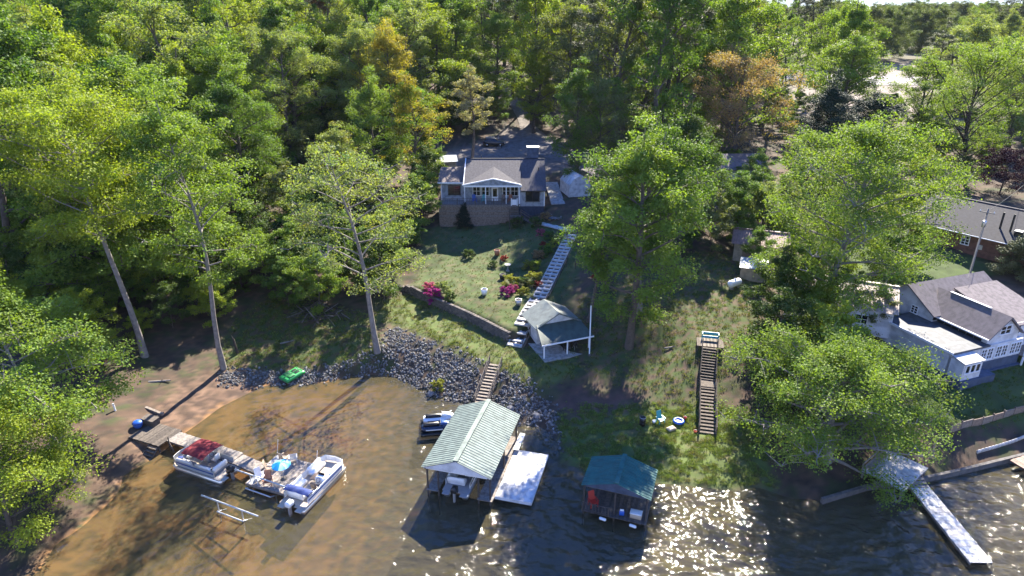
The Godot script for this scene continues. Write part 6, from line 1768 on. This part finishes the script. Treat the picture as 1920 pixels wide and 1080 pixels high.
# where the wood stands: left of the lawn, behind the house, and thinning out to the right
func plant_wood():
	var clear := [
		PackedVector2Array([Vector2(-17.1, -71.0), Vector2(-17.9, -87.0), Vector2(-16.0, -100.7), Vector2(-10.2, -101.4), Vector2(3.3, -99.8), Vector2(10.1, -92.6), Vector2(8.8, -70.8), Vector2(33.3, -85.0), Vector2(22.6, -46.5), Vector2(2.1, -54.9), Vector2(-15.5, -64.9)]),
		PackedVector2Array([Vector2(-32.6, -63.3), Vector2(-33.8, -71.5), Vector2(-30.2, -78.3), Vector2(-17.8, -74.7), Vector2(-14.5, -66.7)]),
		PackedVector2Array([Vector2(-15.8, -121.7), Vector2(-12.9, -148.2), Vector2(-3.7, -155.2), Vector2(-2.0, -166.7), Vector2(3.4, -172.3), Vector2(6.3, -159.7), Vector2(16.3, -135.4), Vector2(15.6, -112.8), Vector2(11.5, -98.8), Vector2(4.8, -95.7), Vector2(-13.1, -97.4)]),
		PackedVector2Array([Vector2(26.4, -83.9), Vector2(36.7, -122.7), Vector2(50.2, -119.0), Vector2(67.3, -122.0), Vector2(91.0, -114.5), Vector2(47.3, -50.0), Vector2(21.7, -43.8)]),
		PackedVector2Array([Vector2(70.2, -171.9), Vector2(140.6, -308.5), Vector2(245.5, -392.1), Vector2(146.9, -218.1), Vector2(105.2, -176.4)])]
	var placed: Array[Vector2] = []
	for k in 12000:
		if placed.size() >= 320:
			break
		var z := -lerpf(62.0, 310.0, pow(rng.randf(), 1.2))
		var x := rng.randf_range(-0.84, 0.84) * absf(z)
		var p := Vector2(x, z)
		var hid := false
		for poly in clear:
			if Geometry2D.is_point_in_polygon(p, poly):
				hid = true
		if hid or x > 28.0 and z > -135.0 or x > 8.0 and z > -112.0 or x < -20.0 and z > -72.0:
			continue
		var gap := 5.2 + absf(z) * 0.018
		if x > 0.36 * absf(z) and z < -125.0:
			gap *= 1.7
		for q in placed:
			if p.distance_to(q) < gap:
				hid = true
				break
		# the trees that stand out keep a gap round them and towards the lake
		for hero in heroes:
			var c: Vector2 = hero[0]
			var far := c.length() - p.dot(c.normalized())
			var aside := absf(p.dot(c.normalized().orthogonal()))
			if p.distance_to(c) < 5.0 or far > 0.0 and far < 34.0 and aside < hero[1] * 0.85 + 3.0 and c.y < -85.0:
				hid = true
		var h := height(x, z)
		if hid or h < 1.6:
			continue
		placed.append(p)
		var roll := rng.randf()
		var leaf := ""
		var shape: String = ["round", "oval", "airy", "full", "spire", "ragged"][rng.randi() % 6]
		var left := x < -12.0 and z > -175.0
		if left:
			leaf = "yellow_green" if roll < 0.22 else "fresh" if roll < 0.56 else "pale" if roll < 0.74 else "mid"
		elif x < 40.0 or z < -190.0 and x < 90.0:
			if roll < 0.40:
				leaf = "pine"
				shape = ["pine", "pine_thin"][rng.randi() % 2]
			else:
				leaf = "yellow_green" if roll < 0.5 else "mid" if roll < 0.66 else "grey_green" if roll < 0.82 else "fresh" if roll < 0.92 else "rust"
		else:
			leaf = "pine" if roll < 0.22 else "fresh" if roll < 0.55 else "grey_green" if roll < 0.8 else "pale"
			if leaf == "pine":
				shape = "pine_thin"
		var s := rng.randf_range(0.95, 1.3) * (1.22 if left else 1.35 if x < 45.0 and z > -260.0 else 1.1)
		var where := "in the wood left of the house" if left else "in the wood behind the house" if x < 40.0 else "on the open ground beyond the brick house"
		var size := "tall " if s > 1.45 else "small " if s < 1.25 else ""
		var says: String = size + SAYS[leaf] + (" " if leaf == "pine" else " tree ") + FORM[shape] + " " + where
		plant_tree("pine_tree" if leaf == "pine" else "broadleaf_tree", says, "tree", kinds[shape], leaf, "dark_bark" if leaf == "pine" else "bark", Vector3(x, h - 0.1, z), rng.randf() * 360.0, Vector3(s * rng.randf_range(0.88, 1.12), s * rng.randf_range(0.9, 1.14), s * rng.randf_range(0.88, 1.12)), "trees " + where)


# ---------------------------------------------------------------- shrubs, saplings, grass
func build_undergrowth():
	leaf_mat("lime", 0.30, 0.31, 0.05)
	leaf_mat("magenta", 0.36, 0.035, 0.22, Color(1, 0.7, 0.9))
	leaf_mat("pink", 0.52, 0.16, 0.24, Color(1, 0.7, 0.8))
	leaf_mat("orange", 0.34, 0.06, 0.045, Color(1, 0.6, 0.5))
	leaf_mat("holly", 0.018, 0.032, 0.02, Color(0.3, 0.3, 0.2))
	var shrub := grow(301, {"h": 1.5, "cb": 0.02, "r": 0.95, "limbs": 16, "per": 8, "leaves": 34, "size": 0.11, "tr": 0.03, "shape": "round"})
	var low := grow(302, {"h": 0.9, "cb": 0.02, "r": 0.8, "limbs": 14, "per": 7, "leaves": 34, "size": 0.10, "tr": 0.03, "shape": "wide"})
	var sprawl := grow(303, {"h": 2.2, "cb": 0.02, "r": 1.6, "limbs": 18, "per": 8, "leaves": 40, "size": 0.14, "tr": 0.03, "shape": "wide", "up": 0.4})
	for c in [
		[Vector3(-9.79, 3.78, -77.15), "azalea_bush", "magenta flowering azalea above the retaining wall", low, "magenta", 1.5],
		[Vector3(-10.57, 4.15, -78.86), "azalea_bush", "pale pink flowering azalea beside the magenta one above the wall", low, "pink", 1.2],
		[Vector3(-8.69, 4.20, -77.89), "garden_shrub", "loose pale green shrub behind the magenta azalea", shrub, "pale", 1.0],
		[Vector3(-7.72, 4.16, -75.98), "garden_shrub", "small deep green shrub at the edge of the azalea bed", low, "deep", 1.0],
		[Vector3(-0.67, 4.44, -76.82), "azalea_bush", "magenta flowering azalea below the lime shrub by the stair", low, "magenta", 1.1],
		[Vector3(0.14, 4.44, -78.03), "azalea_bush", "small pink azalea between lime shrubs by the stair", low, "pink", 0.9],
		[Vector3(-0.28, 4.44, -79.77), "garden_shrub", "lime green rounded shrub above the magenta azalea by the stair", shrub, "lime", 1.05],
		[Vector3(1.48, 4.40, -77.09), "garden_shrub", "lime shrub touching the lower part of the garden stair", low, "lime", 1.0],
		[Vector3(2.79, 4.48, -80.40), "garden_shrub", "large lime green shrub beside the middle of the garden stair", shrub, "lime", 1.1],
		[Vector3(3.31, 4.47, -79.35), "azalea_bush", "red azalea pressed against the middle of the garden stair", low, "orange", 0.8],
		[Vector3(1.24, 4.43, -79.44), "garden_shrub", "deep green shrub behind the dark planter", shrub, "deep", 0.9],
		[Vector3(2.19, 4.79, -85.16), "garden_shrub", "lime shrub above the grey rocks by the stair", low, "lime", 1.1],
		[Vector3(3.20, 4.84, -84.63), "garden_shrub", "yellow green shrub uphill of the large lime shrub", shrub, "yellow_green", 0.85],
		[Vector3(3.73, 5.32, -87.49), "garden_shrub", "rusty shrub in the bed beside the upper stair", low, "rust", 1.3],
		[Vector3(4.66, 5.59, -88.29), "garden_shrub", "mid green shrub in the bed beside the upper stair", low, "mid", 1.3],
		[Vector3(5.32, 5.90, -89.63), "garden_shrub", "yellow green shrub close to the upper stair", low, "yellow_green", 1.0],
		[Vector3(4.46, 5.96, -90.84), "azalea_bush", "rust red azalea in the middle of the upper bed", low, "orange", 0.75],
		[Vector3(6.00, 6.23, -91.00), "garden_shrub", "small lime shrub against the upper stair", low, "lime", 0.9],
		[Vector3(5.32, 6.43, -92.79), "garden_shrub", "rounded green shrub near the top of the bed", shrub, "mid", 0.8],
		[Vector3(4.28, 6.56, -94.36), "azalea_bush", "pale pink azalea below the house path", low, "pink", 0.9],
		[Vector3(6.62, 6.55, -92.42), "garden_shrub", "small pale shrub below the top of the garden stair", low, "pale", 0.9],
		[Vector3(-1.13, 4.81, -88.21), "azalea_bush", "orange red flowers by the terracotta planter on the lawn", low, "orange", 0.75],
		[Vector3(-2.59, 4.54, -86.40), "garden_shrub", "dark low shrub on the lawn by the bird bath", low, "deep", 0.9],
		[Vector3(-6.14, 4.63, -90.01), "garden_shrub", "dark low juniper in the shaded lawn", low, "deep", 1.2],
		[Vector3(5.24, 7.67, -98.28), "azalea_bush", "dull red azalea at the corner of the house base", low, "rust", 1.2],
		[Vector3(11.07, 5.55, -79.62), "azalea_bush", "bright red azalea behind the thin bare trunk", shrub, "orange", 0.95],
		[Vector3(-7.86, 0.35, -61.32), "garden_shrub", "pale yellow green clump growing from the stone bank at the water", low, "lime", 1.0],
		[Vector3(0.82, 6.51, -98.42), "garden_shrub", "dark shrub under the deck steps", shrub, "deep", 1.1],
		[Vector3(3.65, 6.97, -96.97), "garden_shrub", "deep green shrub at the navy corner of the house", shrub, "deep", 1.0]]:
		plant_tree(c[1], c[2], "shrub", c[3], c[4], "bark", c[0] - Vector3(0, 0.05, 0), rng.randf() * 360.0, Vector3.ONE * c[5])
	var holly := grow(310, {"h": 4.1, "cb": 0.01, "r": 1.75, "limbs": 60, "per": 9, "leaves": 44, "size": 0.1, "tr": 0.06, "shape": "cone", "up": 0.2, "clump": 0.24, "vary": 0.08})
	plant_tree("holly_bush", "dense dark conical evergreen in front of the deck skirt", "shrub", holly, "holly", "dark_bark", Vector3(-7.55, 5.84, -100.23) - Vector3(0, 0.1, 0), 0, Vector3.ONE)
	# saplings and bushes of the wood's edge
	rng.seed = 404
	var clear := [
		PackedVector2Array([Vector2(-15.5, -65.3), Vector2(-16.9, -73.5), Vector2(-15.7, -84.8), Vector2(-14.5, -99.1), Vector2(-10.1, -100.5), Vector2(3.4, -100.8), Vector2(11.0, -93.9), Vector2(9.0, -66.9), Vector2(22.6, -46.5), Vector2(2.1, -54.9)]),
		PackedVector2Array([Vector2(-32.1, -62.9), Vector2(-34.6, -73.6), Vector2(-33.5, -78.0), Vector2(-23.8, -74.8), Vector2(-17.1, -74.1), Vector2(-14.5, -66.7), Vector2(-16.1, -64.8)]),
		PackedVector2Array([Vector2(-14.3, -121.8), Vector2(-12.9, -148.2), Vector2(-3.7, -155.2), Vector2(-2.0, -166.7), Vector2(3.4, -172.3), Vector2(6.3, -159.7), Vector2(16.3, -135.4), Vector2(15.6, -112.8), Vector2(11.0, -93.9), Vector2(-12.3, -101.3)]),
		PackedVector2Array([Vector2(8.6, -75.4), Vector2(26.1, -85.3), Vector2(28.3, -65.6), Vector2(22.2, -45.4), Vector2(4.8, -48.4)]),
		PackedVector2Array([Vector2(38.2, -61.4), Vector2(51.1, -82.7), Vector2(60.0, -98.8), Vector2(70.4, -103.7), Vector2(83.3, -103.5), Vector2(47.3, -50.0), Vector2(34.7, -52.8)])]
	var placed: Array[Vector2] = []
	for k in 6000:
		if placed.size() >= 290:
			break
		var z := -lerpf(50.0, 175.0, pow(rng.randf(), 1.3))
		var x := rng.randf_range(-0.84, 0.84 if k % 2 else -0.2) * absf(z)
		var p := Vector2(x, z)
		var hid := false
		for poly in clear:
			if Geometry2D.is_point_in_polygon(p, poly):
				hid = true
		for q in placed:
			if p.distance_to(q) < 2.2 + absf(z) * 0.012:
				hid = true
				break
		var h := height(x, z)
		if hid or h < 1.3 or x < -22.0 and h < 2.2:
			continue
		placed.append(p)
		var shape: String = ["young", "young", "young", "bush"][rng.randi() % 4]
		var leaf: String = ["mid", "fresh", "deep", "grey_green", "mid", "yellow_green"][rng.randi() % 6]
		var s := rng.randf_range(0.75, 1.3)
		var where := "under the wood left of the lawn" if x < -12.0 else "at the wood's edge behind the house" if x < 28.0 and z < -95.0 else "on the slope among the sheds and garages"
		var says: String = ("large " if s > 1.04 else "small " if s < 0.84 else "") + SAYS[leaf] + " " + FORM[shape] + " " + where
		plant_tree("sapling" if shape == "young" else "bush", says, "shrub", kinds[shape], leaf, "bark", Vector3(x, h - 0.1, z), rng.randf() * 360.0, Vector3.ONE * s, "shrubs " + where)
	var spots := [
		[Vector3(-59.26, 5.35, -73.61), "behind the tall maple's trunk"],
		[Vector3(-53.26, 4.51, -70.87), "beside the leaning trunk of the tall maple"],
		[Vector3(-51.61, 4.89, -74.66), "beside the leaning trunk of the tall maple"],
		[Vector3(-47.50, 3.80, -70.91), "beside the leaning trunk of the tall maple"],
		[Vector3(-50.50, 5.90, -80.97), "in the shade between the two bare trunks"],
		[Vector3(-44.52, 4.32, -75.95), "in the shade between the two bare trunks"],
		[Vector3(-40.20, 2.71, -70.99), "in the shade between the two bare trunks"],
		[Vector3(-40.62, 3.97, -76.73), "behind the slender airy tree"],
		[Vector3(-43.82, 5.31, -80.57), "in the shade between the two bare trunks"],
		[Vector3(-36.41, 3.22, -75.96), "behind the slender airy tree"],
		[Vector3(-34.94, 3.89, -79.47), "behind the slender airy tree"],
		[Vector3(-31.99, 3.72, -79.88), "near the brush pile"],
		[Vector3(-28.42, 3.95, -82.03), "near the brush pile"],
		[Vector3(-34.93, 5.13, -84.88), "near the brush pile"],
		[Vector3(-48.58, 6.80, -86.70), "in the shade between the two bare trunks"],
		[Vector3(-57.30, 6.86, -86.53), "beside the leaning trunk of the tall maple"],
		[Vector3(-60.90, 6.39, -81.64), "behind the tall maple's trunk"],
		[Vector3(-23.41, 3.55, -80.27), "under the pale oak"],
		[Vector3(-22.03, 4.05, -83.67), "under the pale oak"],
		[Vector3(-18.86, 3.57, -80.22), "under the pale oak"],
		[Vector3(-28.33, 2.89, -76.68), "near the brush pile"],
		[Vector3(-46.90, 4.52, -75.49), "in the shade between the two bare trunks"],
		[Vector3(-56.04, 5.88, -79.17), "beside the leaning trunk of the tall maple"],
		[Vector3(-39.71, 4.97, -81.42), "behind the slender airy tree"],
		[Vector3(-54.45, 4.01, -65.08), "behind the tall maple's trunk"],
		[Vector3(-50.80, 3.57, -64.68), "behind the tall maple's trunk"],
		[Vector3(-17.90, 4.32, -86.99), "under the pale oak"],
		[Vector3(-16.73, 5.01, -91.66), "under the pale oak"]]
	for c in [Vector3(-14.52, 6.60, -104.07), Vector3(-14.31, 7.58, -110.86), Vector3(-14.18, 8.40, -117.56), Vector3(-14.56, 5.81, -98.69), Vector3(-14.85, 5.09, -93.29), Vector3(-15.80, 8.85, -121.75), Vector3(-16.06, 5.94, -98.84)]:
		spots.append([c, "in the dark edge left of the house"])
	for c in spots:
		var shape: String = ["young", "bush", "young"][rng.randi() % 3]
		var leaf: String = ["mid", "fresh", "yellow_green", "mid", "deep"][rng.randi() % 5]
		var g: float = rng.randf_range(0.75, 1.25)
		plant_tree("sapling" if shape == "young" else "bush", SAYS[leaf] + " " + FORM[shape] + " " + c[1], "shrub", kinds[shape], leaf, "bark", c[0] - Vector3(0, 0.1, 0), rng.randf() * 360.0, Vector3.ONE * g, "shrubs under the left wood")
	brush_pile()
	fallen_logs()
	grass()

func brush_pile():
	rng.seed = 808
	var at := Vector3(-23.80, 2.67, -74.76)
	var o := thing("brush_pile", "heap of dead grey brown branches at the edge of the wood", "brush pile", at)
	for k in 70:
		var a := rng.randf() * TAU
		var r := sqrt(rng.randf()) * 2.6
		var p := Vector3(cos(a) * r * 1.4, rng.randf() * 0.9 * (1.2 - r / 2.6) + 0.1, sin(a) * r)
		var d := Vector3(rng.randfn(), rng.randfn() * 0.25, rng.randfn()).normalized() * rng.randf_range(0.7, 1.9)
		rod(o, "branch", [mats.bark, mats.pale_bark, mats.dark_bark][rng.randi() % 3], p - d, p + d, rng.randf_range(0.02, 0.06))

func fallen_logs():
	for c in [[Vector3(24.39, 3.48, -63.26), 3.4, -5.0, 0.13, "weathered log lying in the grass right of the hill stair"], [Vector3(17.54, 3.18, -65.15), 1.6, 15.0, 0.1, "short dark log left of the hill stair's top"], [Vector3(-37.31, 1.23, -61.15), 2.2, 8.0, 0.12, "dark log in the leaf litter below the tall maple"], [Vector3(-26.19, 1.69, -69.27), 1.7, 30.0, 0.1, "grey branch lying on the bank under the brush pile"]]:
		var o := thing("fallen_log", c[4], "log", c[0] + Vector3(0, c[3] * 0.7, 0), c[2])
		var h: float = c[1] / 2.0
		var w := Wood.new()
		w.limb([Vector3(-h, 0, 0), Vector3(-h * 0.3, 0.03, 0.06), Vector3(h * 0.4, 0, -0.04), Vector3(h, 0.02, 0.03)], c[3], c[3] * 0.7, 9)
		put(o, "stem", w.commit(), mats.pale_bark)
		w = Wood.new()
		w.limb([Vector3(h * 0.2, 0.05, 0), Vector3(h * 0.35, 0.3, 0.2), Vector3(h * 0.4, 0.4, 0.3)], c[3] * 0.35, 0.015, 6)
		put(o, "branch_stub", w.commit(), mats.bark)

func grass():
	var st := Leaves.new()
	rng.seed = 21
	for k in 9:
		var a := rng.randf() * TAU
		var lean := rng.randf_range(0.15, 0.75)
		var up := Vector3(cos(a) * lean, 1.0, sin(a) * lean).normalized()
		var n := up.cross(Vector3.UP).normalized().cross(up)
		var v := 1.0 + rng.randfn() * 0.12
		st.leaf(up * 0.12 + Vector3(cos(a), 0, sin(a)) * 0.05, n, up, 0.13, 0.014, Color(v, v, v))
	var tuft := st.commit()
	leaf_mat("grass", 1, 1, 1, Color(0.8, 0.8, 0.5))
	var areas := [
		[PackedVector2Array([Vector2(-16.5, -78.5), Vector2(-13.3, -80.2), Vector2(0.0, -66.5), Vector2(6.8, -65.3), Vector2(7.3, -61.3), Vector2(2.2, -59.2), Vector2(-1.7, -62.4), Vector2(-9.9, -69.0), Vector2(-14.6, -72.7), Vector2(-17.6, -73.4)]), 7000, Color(0.165, 0.20, 0.04), 0.8],
		[PackedVector2Array([Vector2(-32.6, -64.2), Vector2(-34.0, -73.7), Vector2(-30.5, -79.5), Vector2(-17.8, -74.7), Vector2(-14.9, -67.2), Vector2(-15.5, -65.3), Vector2(-23.7, -64.6)]), 6500, Color(0.14, 0.19, 0.035), 0.7],
		[PackedVector2Array([Vector2(4.4, -54.7), Vector2(7.6, -57.6), Vector2(18.3, -57.4), Vector2(23.8, -54.8), Vector2(22.1, -45.1), Vector2(15.4, -45.5), Vector2(12.1, -46.1), Vector2(5.4, -48.1)]), 17000, Color(0.21, 0.27, 0.05), 0.6],
		[PackedVector2Array([Vector2(8.3, -75.5), Vector2(24.6, -85.2), Vector2(33.3, -85.0), Vector2(28.3, -65.6), Vector2(19.7, -56.6), Vector2(12.2, -59.5), Vector2(7.4, -62.5)]), 11000, Color(0.18, 0.21, 0.05), 0.7],
		[PackedVector2Array([Vector2(-12.8, -79.0), Vector2(-14.1, -99.1), Vector2(-10.9, -100.5), Vector2(0.0, -102.0), Vector2(9.1, -94.5), Vector2(9.3, -83.4), Vector2(6.6, -75.5), Vector2(0.0, -67.5), Vector2(-14.1, -80.8)]), 5000, Color(0.15, 0.16, 0.045), 0.55],
		[PackedVector2Array([Vector2(40.5, -60.3), Vector2(57.8, -66.3), Vector2(49.5, -53.7), Vector2(42.5, -52.5), Vector2(37.5, -53.4)]), 5000, Color(0.11, 0.17, 0.03), 0.6]]
	var spots := []
	for ar in areas:
		var poly: PackedVector2Array = ar[0]
		var lo := Vector2(1e9, 1e9)
		var hi := -lo
		for p in poly:
			lo = lo.min(p)
			hi = hi.max(p)
		var base: Color = ar[2]
		for k in ar[1]:
			var p := Vector2(rng.randf_range(lo.x, hi.x), rng.randf_range(lo.y, hi.y))
			if not Geometry2D.is_point_in_polygon(p + Vector2(rng.randfn(), rng.randfn()) * 0.4, poly):
				continue
			if noise.get_noise_2d(p.x * 5.0, p.y * 5.0 + 40.0) < -0.16 + rng.randfn() * 0.05:
				continue
			var h := height(p.x, p.y)
			if h < 0.06:
				continue
			var v := 1.0 + rng.randfn() * 0.2
			var dry := clampf(0.05 + noise.get_noise_2d(p.x * 8.0, p.y * 8.0 + 300.0) * 1.3, 0.0, 0.65)
			var c := base.lerp(Color(0.25, 0.20, 0.085), dry)
			var s: float = ar[3] * rng.randf_range(0.7, 1.4)
			spots.append([Transform3D(Basis(Vector3.UP, rng.randf() * TAU) * Basis.from_scale(Vector3(s * 1.6, s, s * 1.6)), Vector3(p.x, h + noise.get_noise_2d(p.x * 3.0, p.y * 3.0) * 0.12 - 0.02, p.y)), Color(c.r * v, c.g * v, c.b * v)])
	many("grass", tuft, mats.leaf_grass, spots, "short green and straw coloured grass on the lawns and banks", "grass")
